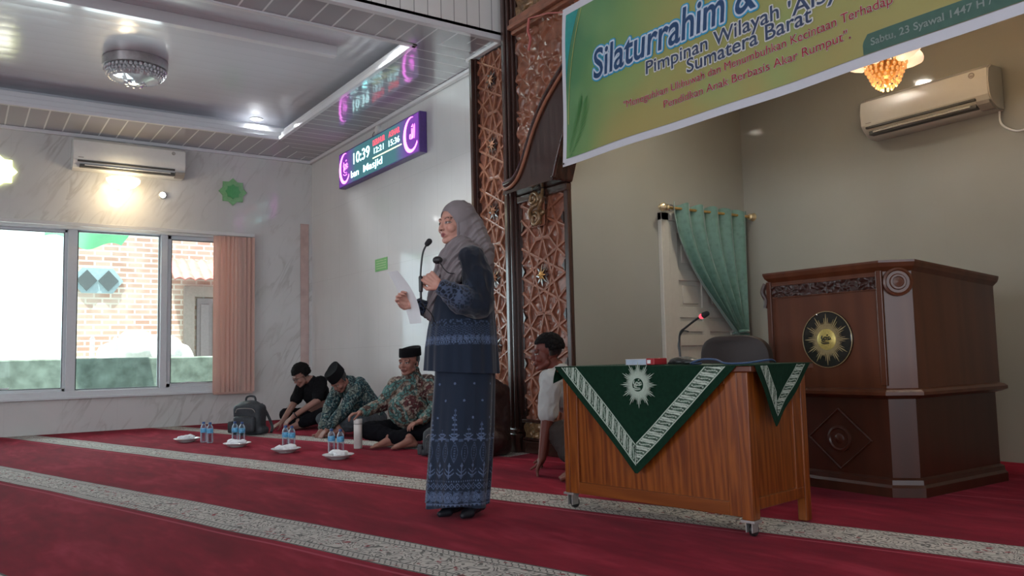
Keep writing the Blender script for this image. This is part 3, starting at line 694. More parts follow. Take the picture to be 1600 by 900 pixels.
for cx, cz, w_, S in ((-9.80, 3.262, .175, SCRIPT_B), (-7.935, 3.262, .185, SCRIPT_A)):
    bm = NB(); n = 28; outr = []; inn = []
    for k in range(n+1):
        a = PI*.42+(2*PI-PI*.62)*k/n
        outr.append((cx+w_*math.cos(a), cz+.20*math.sin(a))); inn.append((cx+.022+w_*.80*math.cos(a), cz+.012+.178*math.sin(a)))
    A = [bm.verts.new((p[0], Y-.003, p[1])) for p in outr]; B = [bm.verts.new((p[0], Y-.003, p[1])) for p in inn]
    for k in range(n): bm.faces.new((A[k], A[k+1], B[k+1], B[k]))
    r = bmesh.ops.extrude_face_region(bm, geom=list(bm.faces)); bmesh.ops.translate(bm, vec=(0, .0025, 0), verts=[e for e in r['geom'] if isinstance(e, bmesh.types.BMVert)])
    bmesh.ops.recalc_face_normals(bm, faces=bm.faces); obj('crescent', bm, PK, sg)
    strokes(S, cx+.03, cz, .10, .115, .0036, Y-.004, PK, sg)
# little cable box above the sign
cb = empty('junction_box', (-8.95, 4.19, 3.575), 0, 'small round white junction box with a black cable loop above the glowing sign', 'junction box')
bm = NB(); lathe(bm, [(.055, 0), (.055, .03), (.045, .045), (.0, .047)], 24, Matrix.Rotation(PI/2, 4, 'X')); obj('cover', bm, M_WHITE, cb, smooth=.6)
bm = NB(); tube(bm, spline([(-.05, -.02, .01), (-.12, -.03, -.02), (-.11, -.035, -.065), (-.02, -.03, -.07)], 6), .004, 6); obj('cable', bm, simple('black_rubber', (.02, .02, .02), .5), cb)
# green notice
nt = empty('notice', (-8.93, 4.188, 1.93), 0, 'small green paper notice stuck on the white tiled wall', 'notice')
bm = NB(); box(bm, -.17, .17, -.003, 0, -.075, .075); obj('sheet', bm, simple('green_notice_paper', (.14, .42, .12), .5), nt)
bm = NB(); random.seed(3)
for r_ in range(4):
    x = -.13
    while x < .12:
        l = random.uniform(.015, .04); box(bm, x, min(x+l, .14), -.0045, -.003, .043-.03*r_, .051-.03*r_); x += l+.01
obj('text_lines', bm, simple('pale_print', (.55, .65, .35), .6), nt)

# ------------------------------------------------------------------ banner
M_BW = simple('banner_white_vinyl', (.60, .61, .66), .22, var=.01)
g = G('banner_print'); v = g.coord(); sx = g.n('ShaderNodeSeparateXYZ', i_Vector=v)
nn = g.noise(v, 1.5, 2)
dg_ = g.math('ADD', g.math('ADD', sx.outputs[0], g.math('MULTIPLY', sx.outputs[2], -.55)), g.math('MULTIPLY', nn, .5))
col = g.ramp(g.n('ShaderNodeMapRange', i_0=dg_, i_1=-6.1, i_2=-3.1).outputs[0], [(0, (.055, .17, .08)), (.12, (.085, .23, .095)), (.25, (.18, .30, .10)), (.38, (.31, .31, .10)), (1.0, (.29, .32, .105))])
low = g.math('MULTIPLY', g.n('ShaderNodeMapRange', i_0=sx.outputs[2], i_1=2.75, i_2=2.3).outputs[0], g.n('ShaderNodeMapRange', i_0=sx.outputs[0], i_1=-4.45, i_2=-4.15).outputs[0])
col = g.mix(g.math('MULTIPLY', low, .75), col, (.38, .305, .11))
hi = g.ramp(g.noise(v, 2.4, 1), [(.52, 0.0), (.75, 1.0)])
col = g.mix(g.math('MULTIPLY', hi, .5), col, (.22, .38, .14))
g.set(Base_Color=col, Roughness=.25, Specular_IOR_Level=.5); M_BPRINT = g.m
bn = empty('banner', (0, 0, 0), 0, 'large green and yellow printed vinyl banner hung across the niche arch', 'banner')
def bwave(x, z): return .010*math.sin(x*3.1+z*2)+.008*math.sin(z*5+x)+.006*math.sin(x*7-2*z)*max(0, 1-abs(z-2.2)*1.2)
BX0, BX1, BZ0, BZ1 = -4.745, .2, 2.20, 3.375
bm = NB(); grid(bm, lambda u, v: (BX0+(BX1-BX0)*u+.08*v*(1-u), 3.70+bwave(BX0+(BX1-BX0)*u, BZ0+(BZ1-BZ0)*v), BZ0+(BZ1-BZ0)*v), 180, 40)
r = bmesh.ops.extrude_face_region(bm, geom=list(bm.faces)); bmesh.ops.translate(bm, vec=(0, .002, 0), verts=[e for e in r['geom'] if isinstance(e, bmesh.types.BMVert)])
bmesh.ops.recalc_face_normals(bm, faces=bm.faces); obj('vinyl_sheet', bm, M_BW, bn, smooth=.5)
def on_banner(o, d):
    for v in o.data.vertices: v.co.y = 3.70+bwave(v.co.x, v.co.z)-d-(.0 if v.co.y > 3.5 else 0)
    o.data.update(); return o
def flat_patch(f, nu, nv, m, d, name):
    bm = NB(); grid(bm, f, nu, nv); o = obj(name, bm, m, bn, smooth=True); return on_banner(o, d)
flat_patch(lambda u, v: (BX0+.05+(BX1-BX0-.06)*u+.08*v*(1-u), 3.7, BZ0+.052+(BZ1-BZ0-.11)*v), 180, 40, M_BPRINT, .005, 'printed_field')
M_TEAL = simple('banner_teal', (.02, .28, .26), .3); M_LEAF = simple('banner_leaf', (.035, .17, .035), .3); M_GLD = simple('banner_gold_line', (.42, .42, .12), .3)
flat_patch(lambda u, v: (-4.655+.02+.17*v**1.6*(.15+u*.85)-.01, 3.7, 2.75+.565*v), 6, 20, M_TEAL, .0065, 'teal_swoosh')
flat_patch(lambda u, v: (-4.655+.21*v**1.5+.006*u, 3.7, 2.5+.81*v), 1, 24, M_GLD, .008, 'gold_line')
bm = NB()   # palm frond
for k in range(15):
    t = k/14; bx = -4.655+.17*t+.02*math.sin(PI*t); bz = 2.262+.33*t; st = math.atan2(.33, .17)
    for s in (-1, 1):
        a = st+s*(.85-.45*t); L = .125*math.sin(PI*(.25+.7*(1-t)))+.02
        e = Vector((bx+L*math.cos(a), bz+L*math.sin(a))); n_ = Vector((-math.sin(a), math.cos(a)))*.0038; m_ = Vector((bx+.5*L*math.cos(a), bz+.5*L*math.sin(a)))
        if e.x < -4.665 or e.y < 2.258: continue
        q = [bm.verts.new((p.x, 3.7, p.y)) for p in (Vector((bx, bz)), m_-n_, e, m_+n_)]; bm.faces.new(q)
on_banner(obj('palm_leaf', bm, M_LEAF, bn), .0075)
flat_patch(lambda u, v: (-2.275+(2.415)*u+(.03*max(0, v-.6)/.4 if u == 0 else 0), 3.7, 2.253+.097*v), 80, 6, simple('banner_dark_teal_strip', (.055, .125, .095), .3), .0068, 'date_strip')
T_BLUE = simple('title_blue', (.06, .15, .33), .3); T_CY = simple('title_cyan_outline', (.03, .30, .50), .3); T_WH = simple('title_white_outline', (.52, .62, .72), .3)
T_NAVY = simple('lettering_slate_blue', (.10, .145, .26), .3); T_RED = simple('lettering_red', (.55, .03, .06), .3); T_PALE = simple('lettering_pale_edge', (.62, .63, .60), .3); T_STRIP = simple('lettering_pale_grey', (.45, .52, .48), .3)
def halo(src, r, m, name, d):
    """flat border of width r round the letters of src"""
    me = src.data; bm0 = bmesh.new(); bm0.from_mesh(me); bm = NB()
    lo = min(v.co.y for v in bm0.verts)
    segs = set()
    for e in bm0.edges:
        fr = [f for f in e.link_faces if abs(f.normal.y) > .8 and max(v.co.y for v in f.verts) < lo+.0002]
        if len(fr) == 1: segs.add(tuple(sorted(((round(v.co.x, 5), round(v.co.z, 5)) for v in e.verts))))
    pts = set()
    for (ax, az), (bx, bz) in segs:
        pts.add((ax, az)); pts.add((bx, bz)); L = math.hypot(bx-ax, bz-az)
        if L < 1e-5: continue
        nx, nz = -(bz-az)/L*r, (bx-ax)/L*r
        q = [bm.verts.new((x, 3.7, z)) for x, z in ((ax+nx, az+nz), (ax-nx, az-nz), (bx-nx, bz-nz), (bx+nx, bz+nz))]; f = bm.faces.new(q)
        if f.normal.y > 0: f.normal_flip()
    for x, z in pts:
        q = [bm.verts.new((x+r*math.cos(k*PI/4), 3.7, z+r*math.sin(k*PI/4))) for k in range(8)]; bm.faces.new(q)
    bm0.free(); o = obj(name, bm, m, bn); return on_banner(o, d)
def layered(body, x0, x1, z0, zc, bold, m, borders, shear=0, name='lettering'):
    o, _ = text(body, x0, x1, z0, zc, 3.7, m, bn, bold, shear, name)
    for i, (r, mm, nm) in enumerate(borders): halo(o, r, mm, nm, .0085+.0016*i)
    on_banner(o, .0085+.0016*len(borders))
layered('Silaturrahim &', -4.33, -2.905, 2.745, 2.955, .014, T_BLUE, [(.022, T_CY, 'title_outline'), (.012, T_WH, 'title_edge')], .12, 'title_letters')
E_ = [(.0075, T_PALE, 'lettering_edge')]; E2 = [(.0020, T_PALE, 'lettering_edge')]
layered('Pimpinan Wilayah', -3.81, -2.76, 2.622, 2.712, .010, T_NAVY, E_, .05)
layered("'Aisyiyah", -2.70, -2.12, 2.60, 2.69, .010, T_NAVY, E_, .05)
layered('Sumatera Barat', -3.465, -2.555, 2.530, 2.620, .010, T_NAVY, E_, .05)
layered('"Meneguhkan Ukhuwah dan Menumbuhkan Kecintaan Terhadap', -4.03, -2.10, 2.452, 2.503, .0, T_RED, E2)
layered('Pendidkan Anak Berbasis Akar Rumput".', -3.67, -2.335, 2.362, 2.413, .0, T_RED, E2)
layered('Sabtu, 23 Syawal 1447 H /', -2.23, -1.66, 2.288, 2.325, .015, T_STRIP, [])
bm = NB()
for x, z in ((BX0+.02, BZ0+.02), (BX0+.09, BZ1-.02)): lathe(bm, [(.008, 0), (.008, .004), (.004, .005)], 12, Matrix.Translation((x, 3.70, z)) @ Matrix.Rotation(PI/2, 4, 'X'))
obj('eyelet', bm, simple('dark_metal', (.05, .05, .05), .3, 1), bn)
bm = NB(); tube(bm, [(BX0+.09, 3.69, BZ1-.02), (-5.0, 3.80, 3.50), (-5.35, 3.87, 3.60)], .006, 6); tube(bm, spline([(-5.35, 3.87, 3.60), (-5.37, 3.87, 3.5), (-5.34, 3.87, 3.42), (-5.37, 3.87, 3.33)], 5), .012, 6); obj('tie_ribbon', bm, simple('red_ribbon', (.45, .12, .10), .6), bn)
bm = NB(); tube(bm, [(BX0+.02, 3.705, BZ0+.02), (-4.80, 3.80, 2.40)], .004, 6); tube(bm, [(BX1-.02, 3.705, BZ1-.02), (.3, 4.12, 3.7)], .004, 6); obj('tie_cord', bm, M_WHITE, bn)

# ------------------------------------------------------------------ air conditioners
M_GRILL = simple('dark_grille', (.06, .06, .055), .5); M_ACB = simple('air_conditioner_cream', (.56, .555, .50), .22, var=.01); M_ACG = simple('underside_grey', (.30, .28, .25), .5)
def aircon(name, label, loc, rz, W, H, D, mat, group=None):
    t = empty(name, loc, rz, label, 'air conditioner', group)    # local: back at y=0, front toward -y, z from -H/2
    bm = NB(); prof = [(0, H/2), (-D*.72, H/2), (-D*.95, H*.40), (-D, H*.1), (-D*.98, -H*.20), (-D*.88, -H*.30), (-D*.62, -H*.46), (-D*.4, -H*.5), (0, -H*.5)]
    prism(bm, prof, -W/2, W/2, 'x', .008); obj('body', bm, mat, t, smooth=.5)
    bm = NB(); box(bm, -W*.46, W*.40, -D*.99, -D*.70, -H*.29, -H*.235, .003); box(bm, -W*.44, W*.40, -D*.93, -D*.55, -H*.455, -H*.36, .003); obj('air_outlet', bm, M_GRILL, t)
    bm = NB(); box(bm, -W*.40, W*.36, -.03, .0, -.006, .006, .004, Matrix.Translation((0, -D*.86, -H*.36)) @ Matrix.Rotation(.5, 4, 'X')); obj('louvre', bm, mat, t)
    bm = NB(); prism(bm, [(-D*.985, -H*.33), (-D*.86, -H*.33), (-D*.5, -H*.50), (-D*.66, -H*.50), (-D*.93, -H*.40)], W*.405, W*.495, 'x'); obj('end_cheek', bm, M_ACG, t)
    bm = NB(); tube(bm, [(W*.385+.018*math.cos(a/12*2*PI), -D*.985, H*.30+.018*math.sin(a/12*2*PI)) for a in range(12)], .004, 6, True); tube(bm, [(W*.385-.007, -D*.985, H*.30), (W*.385, -D*.985, H*.30-.008), (W*.385+.007, -D*.985, H*.30)], .004, 6); obj('round_mark', bm, M_ACG, t)
    bm = NB(); box(bm, -W*.455, -W*.41, -D*1.0, -D*.975, -H*.165, -H*.145); obj('maker_plate', bm, M_ACG, t)
    return t
ac2 = aircon('air_conditioner', 'cream split air conditioner on the back wall of the niche, below the banner', (-3.18, 6.047, 2.60), 0, .97, .31, .21, M_ACB)
ac1 = aircon('air_conditioner', 'white split air conditioner high on the marble wall above the window', (WX+.003, 1.76, 3.395), PI/2, 1.30, .38, .22, M_WHITE)
bm = NB(); tube(bm, spline([(-2.72, 6.02, 2.44), (-2.70, 6.0, 2.34), (-2.60, 6.0, 2.27), (-2.47, 6.0, 2.30), (-2.43, 6.02, 2.43)], 8), .007, 8)
tag(obj('power_cable', bm, M_WHITE, smooth=True), 'white power cable looping from the niche air conditioner to its socket', 'cable')
so = empty('power_socket', (-2.43, 6.048, 2.49), 0, 'white power socket on the niche back wall beside the air conditioner', 'socket')
bm = NB(); box(bm, -.10, .14, -.03, 0, -.05, .05, .006); obj('socket_box', bm, M_WHITE, so)
bm = NB(); box(bm, -.03, .03, -.065, -.03, -.05, .02, .006); obj('plug', bm, M_WHITE, so)
so = empty('power_socket', (WX+.002, 1.76, 3.625), PI/2, 'small white socket just above the air conditioner on the marble wall', 'socket')
bm = NB(); box(bm, -.045, .045, -.03, 0, -.03, .02, .006); obj('socket_box', bm, M_WHITE, so)
bm = NB(); tube(bm, spline([(.03, -.02, -.02), (.2, -.02, -.03), (.45, -.02, -.025), (.5, -.02, -.034)], 6), .004, 6); obj('cord', bm, M_WHITE, so)

# ------------------------------------------------------------------ lamps
def downlight(loc, label, power, col=(1, .97, .92), group=None, st=25):
    t = empty('downlight', loc, 0, label, 'downlight', group)
    bm = NB(); lathe(bm, [(.085, 0), (.085, -.008), (.065, -.012), (.062, -.004)], 28); obj('rim', bm, M_WHITE, t, smooth=.6)
    bm = NB(); lathe(bm, [(.06, -.004), (.05, -.010), (.0, -.012)], 28); obj('diffuser', bm, emis('downlight_glow', col, st), t)
    light('downlight_beam', 'SPOT', (loc[0], loc[1], loc[2]-.03), power, col, .05, spot_size=2.4, spot_blend=.8); return t
downlight((-10.35, 3.12, 3.92), 'bright downlight in the raised ceiling near the far corner', 70, (.95, .98, 1), st=60)
downlight((-6.9, 3.20, 3.92), 'downlight in the raised ceiling just inside the moulding beside the fascia', 60, (.95, .98, 1))
downlight((-7.4, -1.2, 3.92), 'downlight in the raised ceiling above the hall side', 30, (.95, .98, 1))
downlight((-4.04, 4.6, 3.3), 'left downlight in the niche ceiling', 20, (1, .93, .80), st=260)
downlight((-2.0, 4.75, 3.3), 'right downlight in the niche ceiling', 14, (1, .93, .80), st=30)
# crystal flush lamp in the tray
g = G('cut_crystal'); g.set(Base_Color=(.75, .78, .80), Roughness=.08, Transmission_Weight=.35, IOR=1.5, Specular_IOR_Level=.9, Metallic=.25); M_CRYS = g.m
M_CHR = simple('brushed_nickel', (.42, .40, .40), .3, .7)
cl = empty('ceiling_lamp', (-8.93, 1.45, 3.915), 0, 'round crystal flush lamp on the raised ceiling, unlit', 'ceiling lamp')
bm = NB(); lathe(bm, [(.31, 0), (.31, -.09), (.30, -.09), (.28, -.10)], 48); obj('metal_band', bm, M_CHR, cl, smooth=.5)
bm = NB()
for k in range(40):
    a = 2*PI*k/40
    for z, r_, s in ((-.115, .285, .020), (-.145, .27, .018), (-.172, .25, .014)): ell(bm, (r_*math.cos(a+.08*(z < -.14)), r_*math.sin(a+.08*(z < -.14)), z), (s, s, s*1.1), seg=6, rings=5)
obj('crystal_beads', bm, M_CRYS, cl)
bm = NB(); lathe(bm, [(.25, -.10), (.255, -.16), (.22, -.20), (.14, -.225), (.10, -.235), (.06, -.25), (.0, -.252)], 40, wav=lambda a, z: 1+.03*math.cos(20*a)); obj('glass_dish', bm, M_CRYS, cl, smooth=.4)
bm = NB()
for k in range(8):
    a = 2*PI*k/8; ell(bm, (.085*math.cos(a), .085*math.sin(a), -.245), (.03, .018, .015), R=Matrix.Rotation(a, 3, 'Z'), seg=8, rings=6)
obj('crystal_rosette', bm, M_CRYS, cl)
# warm chandeliers
g = G('amber_crystal'); g.set(Base_Color=(.85, .50, .22), Roughness=.1, Metallic=.3, Specular_IOR_Level=.9, Emission_Color=(1, .48, .16), Emission_Strength=.35); M_AMB = g.m
g = G('frosted_glass_shade'); g.set(Base_Color=(.85, .80, .74), Roughness=.35, Emission_Color=(1, .66, .42), Emission_Strength=.55); M_SHADE = g.m
def chandelier(loc, label, top, power, st):
    t = empty('chandelier', loc, 0, label, 'chandelier')
    bm = NB(); tube(bm, [(0, 0, .12), (0, 0, top)], .010, 8); lathe(bm, [(.07, top-.03), (.075, top-.005), (.0, top)], 20); obj('hanging_rod', bm, M_GOLD, t)
    for k in range(5):
        a = 2*PI*k/5+1.05; M_ = Matrix.Translation((.145*math.cos(a), .145*math.sin(a), .03)) @ Matrix.Rotation(a, 4, 'Z') @ Matrix.Rotation(.75, 4, 'Y')
        bm = NB(); lathe(bm, [(.012, -.055), (.035, -.04), (.06, .0), (.078, .045), (.082, .06), (.079, .06), (.072, .045), (.055, .002), (.03, -.03), (.005, -.045)], 22, M_, wav=lambda an, z: 1+.06*max(0, z+.0)*16*math.cos(6*an)*.3)
        s = obj('shade', bm, M_SHADE, t, smooth=True)
        bm = NB(); M2 = M_ @ Matrix.Translation((0, 0, .0)); ell(bm, (0, 0, .005), (.024, .024, .03), M2, seg=12, rings=8); obj('bulb', bm, emis('warm_bulb', (1, .62, .28), st), s)
        bm = NB(); tube(bm, spline([(0, 0, .05), (.05*math.cos(a), .05*math.sin(a), .0), (.12*math.cos(a), .12*math.sin(a), -.01)], 5), .006, 6); obj('arm', bm, M_GOLD, t)
    bm = NB()
    for z, r_, n in ((.00, .125, 22), (-.03, .118, 20), (-.055, .105, 20), (-.085, .092, 16), (-.11, .082, 14), (-.135, .062, 12), (-.155, .035, 7)):
        for k in range(n):
            a = 2*PI*k/n+z*40; ell(bm, (r_*math.cos(a), r_*math.sin(a), z), (.010, .010, .016), seg=6, rings=5)
    obj('crystal_tiers', bm, M_AMB, t)
    bm = NB(); lathe(bm, [(.11, -.005), (.10, -.03), (.03, -.10), (.02, -.14), (.0, -.15)], 20); obj('gold_basket', bm, M_GOLD, t, smooth=.5)
    light('chandelier_light', 'POINT', (loc[0], loc[1], loc[2]-.22), power*.5, (1, .70, .42), .08); light('chandelier_light', 'POINT', (loc[0]+.25, loc[1]-.1, loc[2]+.12), power*.5, (1, .70, .42), .06)
    return t
chandelier((-2.88, 4.9, 2.62), 'small lit chandelier with frosted shades and amber crystals hanging in the niche', .68, 10, 35)
wl = empty('added_warm_lamp', (WX+.24, 1.67, 3.07), PI/2, 'warm-white patch of light just below the air conditioner on the marble wall, built as an added lamp', 'added lamp')  # lamp added for a warm patch of light whose source is unknown
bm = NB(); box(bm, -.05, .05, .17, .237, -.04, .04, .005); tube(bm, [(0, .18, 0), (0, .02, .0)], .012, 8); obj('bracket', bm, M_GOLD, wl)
bm = NB(); lathe(bm, [(.06, -.085), (.13, -.06), (.185, .0), (.19, .035), (.17, .045), (.0, .045)], 32, wav=lambda a, z: 1+.03*math.cos(10*a)); obj('added_shade', bm, emis('warm_patch_emission', (1, .80, .50), 5), wl, smooth=.6)
light('added_warm_light', 'POINT', (WX+.34, 1.67, 2.93), 6, (1, .78, .50), .08)
wl = empty('reflection_dot', (WX+.002, 2.17, 2.99), PI/2, 'tiny bright white reflection between the warm patch and the green star, built as a lit lens', 'reflection dot')  # housing and lit lens added in place of a downlight's reflection
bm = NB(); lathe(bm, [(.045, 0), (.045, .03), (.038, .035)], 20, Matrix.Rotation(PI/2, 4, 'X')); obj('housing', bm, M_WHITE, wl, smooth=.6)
bm = NB(); lathe(bm, [(.036, .034), (.03, .045), (.0, .047)], 20, Matrix.Rotation(PI/2, 4, 'X')); obj('lens', bm, emis('cool_white_dot', (.95, .98, 1), 9), wl, smooth=True)
# star ornaments on the marble wall
def star_plate(y, z, r, label, m1, m2):
    t = empty('star_ornament', (WX+.002, y, z), PI/2, label, 'wall ornament')
    bm = NB(); pts = []
    for k in range(16):
        a = 2*PI*k/16; rr = r if k % 2 == 0 else r*.76; pts.append((rr*math.sin(a), rr*math.cos(a)))
    prism(bm, pts, -.02, 0, 'y', .003); obj('star_plate', bm, m1, t)
    bm = NB(); pts = [(x*.55, z_*.55) for x, z_ in pts]; prism(bm, pts, -.03, -.02, 'y', .003); obj('inner_star', bm, m2, t)
    return t
star_plate(3.07, 3.12, .19, 'green eight-pointed star ornament on the marble wall right of the air conditioner', simple('translucent_green_acrylic', (.22, .50, .22), .12, coat=.8), simple('deep_green_acrylic', (.10, .42, .14), .12, coat=.8))
star_plate(.36, 3.12, .19, 'star ornament with white and yellow window glare put in at the left edge of the marble wall', emis('glare_star_rim', (.95, 1, .55), 1.6), emis('glare_star_core', (1, 1, .92), 5))  # emission puts reflected window glare into the star's colour

# ------------------------------------------------------------------ door, rod and curtain in the niche
NX = -5.02
M_DOOR = simple('cream_door_paint', (.50, .48, .42), .35, var=.03)
dr = struct('door_1', (lambda b: (box(b, NX, NX+.045, 4.93, 5.02, 0, 2.0, .005), box(b, NX, NX+.045, 5.86, 5.94, 0, 2.0, .005), box(b, NX, NX+.045, 4.93, 5.94, 1.93, 2.0, .005), b)[-1])(NB()), M_DOOR)
bm = NB(); box(bm, NX+.005, NX+.02, 5.02, 5.86, .01, 1.93)
for y0, y1 in ((5.02, 5.12), (5.76, 5.86), (5.40, 5.48)): box(bm, NX+.02, NX+.038, y0, y1, .01, 1.93, .003)
for z in (.01, .45, .86, .98, 1.10, 1.42, 1.83): box(bm, NX+.02, NX+.0375, 5.02, 5.86, z, z+.09, .003)
for z in (.58, 1.22, 1.57):
    for y0, y1 in ((5.17, 5.36), (5.53, 5.72)): box(bm, NX+.02, NX+.032, y0, y1, z, z+.16, .006)
obj('door_leaf', bm, M_DOOR, dr)
bm = NB(); tube(bm, [(NX+.04, 5.80, .98), (NX+.08, 5.80, .98), (NX+.085, 5.72, .98)], .009, 8); obj('door_handle', bm, M_CHR, dr)
rd = empty('curtain_rod', (NX+.10, 4.93, 2.03), 0, 'gold curtain rod with turned finials above the niche door', 'curtain rod')
bm = NB(); tube(bm, [(0, .03, 0), (0, 1.07, 0)], .012, 12); obj('rod', bm, M_GOLD, rd, smooth=.6)
for y, s in ((0, -1), (1.09, 1)):
    bm = NB(); R_ = Matrix.Translation((0, y, 0)) @ Matrix.Rotation(-s*PI/2, 4, 'X'); lathe(bm, [(.014, -.03), (.028, -.02), (.022, -.005), (.032, .01), (.038, .03), (.030, .05), (.012, .065), (.010, .075), (.0, .08)], 18, R_); obj('finial', bm, simple('pale_gold', (.62, .50, .30), .3, .6), rd, smooth=.6)
    bm = NB(); tube(bm, [(0, .06+y*.92, 0), (-.095, .06+y*.92, -.0)], .009, 8); obj('bracket', bm, simple('pale_gold_bracket', (.55, .44, .28), .35, .2), rd)
g = G('teal_brocade'); v = g.coord(); vo = g.n('ShaderNodeTexVoronoi', i_Vector=v, i_Scale=26.0, feature='SMOOTH_F1').outputs[0]; n = g.noise(v, 40, 3)
g.set(Base_Color=g.ramp(g.math('MULTIPLY_ADD', vo, .8, g.math('MULTIPLY', n, .5)), [(.3, (.065, .155, .125)), (.7, (.105, .22, .18))]), Roughness=g.ramp(vo, [(.2, .35), (.6, .65)]), Sheen_Weight=.5); M_CURT = g.m
ct = empty('curtain', (NX+.10, 4.95, 2.07), 0, 'teal brocade curtain on eyelets, drawn aside over the niche door', 'curtain')
def cur(u, v):
    # u across the cloth, v downward; gathered at the tie (v=.78)
    top = .045+.98*u; k = min(1, v/.80); e = k**1.55
    yb = .80+.13*u; y = top*(1-e)+yb*e; y -= .10*math.sin(PI*k)*(1-u)*.6
    zb = -1.10*(v/.80) if v < .80 else -1.10-.75*(v-.80)/.20
    if v > .80: y += (v-.80)/.20*.10*(u-.5)
    z = zb*(1+.02*(1-u)) + (.012*math.cos(2*PI*6*u) if v < .03 else 0)
    amp = (.030+.016*k)*(1-.45*e)
    x = amp*math.cos(2*PI*(5.5*u+.05))+.012*math.sin(2*PI*13*u+3*v)*e+.05*e*(1-u)*math.sin(PI*k)
    return (x+.01, y, z)
bm = NB(); grid(bm, cur, 220, 60)
r = bmesh.ops.extrude_face_region(bm, geom=list(bm.faces)); bmesh.ops.translate(bm, vec=(-.002, 0, 0), verts=[e for e in r['geom'] if isinstance(e, bmesh.types.BMVert)])
bmesh.ops.recalc_face_normals(bm, faces=bm.faces); obj('cloth', bm, M_CURT, ct, smooth=.9)
for k in range(6):
    y = .045+.98*((k+.5)/5.5-.05-.04); bm = NB()
    tube(bm, [(.006*math.cos(a*PI/8), y+.026*math.cos(a*PI/8), -.04+.026*math.sin(a*PI/8)) for a in range(16)], .006, 6, True); obj('eyelet', bm, M_CHR, ct, smooth=True)
bm = NB(); tube(bm, [(.0+.055*math.cos(a*PI/8), .86+.075*math.sin(a*PI/8), -1.10+.01*math.cos(a*PI/8)) for a in range(16)], .014, 6, True); obj('tieback', bm, M_CURT, ct, smooth=True)

# ------------------------------------------------------------------ pulpit
M_POD = wood('dark_cherry_pulpit', (.078, .022, .008), (.125, .038, .015), .33, grain=5, coat=.2, dist=1.2)
M_POD2 = wood('darker_cherry_base', (.042, .012, .005), (.066, .018, .008), .36, grain=5, coat=.12, dist=1.2)
M_PODC = simple('carved_dark_frieze', (.035, .011, .007), .35, var=.35, vs=40, bump=.7)
pd = empty('pulpit', (0, 0, 0), 0, 'tall dark cherry wooden pulpit with a black and gold sun medallion', 'pulpit')
def plan(o, x0=-3.33): return [(x0-o, 4.20-o), (-2.575+o*.4, 4.20-o), (-2.455+o, 4.32-o*.4), (-2.455+o, 5.22+o*.4), (x0-o, 5.22+o*.4)]
def loft(bm, rings):
    V = [[bm.verts.new((p[0], p[1], z if not callable(z) else z(p))) for p in pts] for pts, z in rings]
    for A, B in zip(V, V[1:]):
        n = len(A)
        for i in range(n): bm.faces.new((A[i], A[(i+1) % n], B[(i+1) % n], B[i]))
    bm.faces.new(list(reversed(V[0]))); bm.faces.new(V[-1]); bmesh.ops.recalc_face_normals(bm, faces=bm.faces)
bm = NB(); loft(bm, [(plan(-.035), .0), (plan(-.035), .53)]); obj('lower_body', bm, M_POD2, pd)
bm = NB(); loft(bm, [(plan(.0), .0), (plan(.0), .05), (plan(-.012), .065), (plan(-.015), .09), (plan(-.035), .10)]); obj('plinth', bm, M_POD2, pd)
bm = NB(); loft(bm, [(plan(-.035), .525), (plan(.0), .535), (plan(.028), .548), (plan(.028), .565), (plan(.012), .578), (plan(-.01), .585)]); obj('ledge', bm, M_POD, pd)
ztop = lambda p: 1.285-.07*max(0, (p[1]-4.34))/1.0
bm = NB(); loft(bm, [(plan(-.01), .58), (plan(-.01), lambda p: ztop(p)-.03)]); obj('upper_body', bm, M_POD, pd)
bm = NB(); loft(bm, [(plan(-.01), lambda p: ztop(p)-.06), (plan(.012), lambda p: ztop(p)-.035), (plan(.02), lambda p: ztop(p)-.012), (plan(.02), ztop)]); obj('top_rail', bm, M_POD, pd)
bm = relief(-3.30, -2.60, 1.13, 1.20, 4.207, .012, 26, 4.4, 180, 22); obj('carved_frieze', bm, M_PODC, pd, smooth=True)
bm = NB(); box(bm, -3.30, -2.60, 4.20, 4.215, 1.125, 1.132, .002); box(bm, -3.30, -2.60, 4.20, 4.215, 1.20, 1.207, .002); obj('frieze_bead', bm, M_POD, pd)
for a, b in ((-3.34, -3.305), (-2.60, -2.565)): bm = NB(); box(bm, a, b, 4.196, 4.215, .60, 1.23, .003); obj('corner_stile', bm, M_POD, pd)
bm = NB(); tube(bm, spline([(-3.345, 4.2, 1.22), (-3.36, 4.19, 1.17), (-3.345, 4.2, 1.12), (-3.352, 4.2, 1.07)], 6), .016, 8); obj('side_scroll', bm, M_PODC, pd)
def rings_disc(M_, radii, name, m, par):
    bm = NB(); lathe(bm, radii, 40, M_); return obj(name, bm, m, par, smooth=.5)
ca = Vector((1, -1, 0)).normalized(); Mc = Matrix.Translation((-2.512, 4.265, 1.165)) @ Matrix.Rotation(math.atan2(ca.y, ca.x), 4, 'Z') @ Matrix.Rotation(PI/2, 4, 'Y')
rings_disc(Mc, [(.078, 0), (.078, .014), (.066, .018), (.060, .010), (.045, .010), (.040, .018), (.030, .018), (.026, .010), (.012, .012), (.0, .016)], 'rosette', M_POD, pd)
bm = NB()   # lozenge on the lower body
lz = [(-2.90, .46), (-2.70, .29), (-2.90, .12), (-3.10, .29)]
tube(bm, [(a, 4.233, b) for a, b in lz], .008, 6, True); lathe(bm, [(.075, 0), (.075, .012), (.062, .016), (.055, .008), (.03, .008), (.02, .014), (.0, .016)], 32, Matrix.Translation((-2.90, 4.236, .29)) @ Matrix.Rotation(PI/2, 4, 'X')); obj('carved_lozenge', bm, M_POD2, pd, smooth=.5)
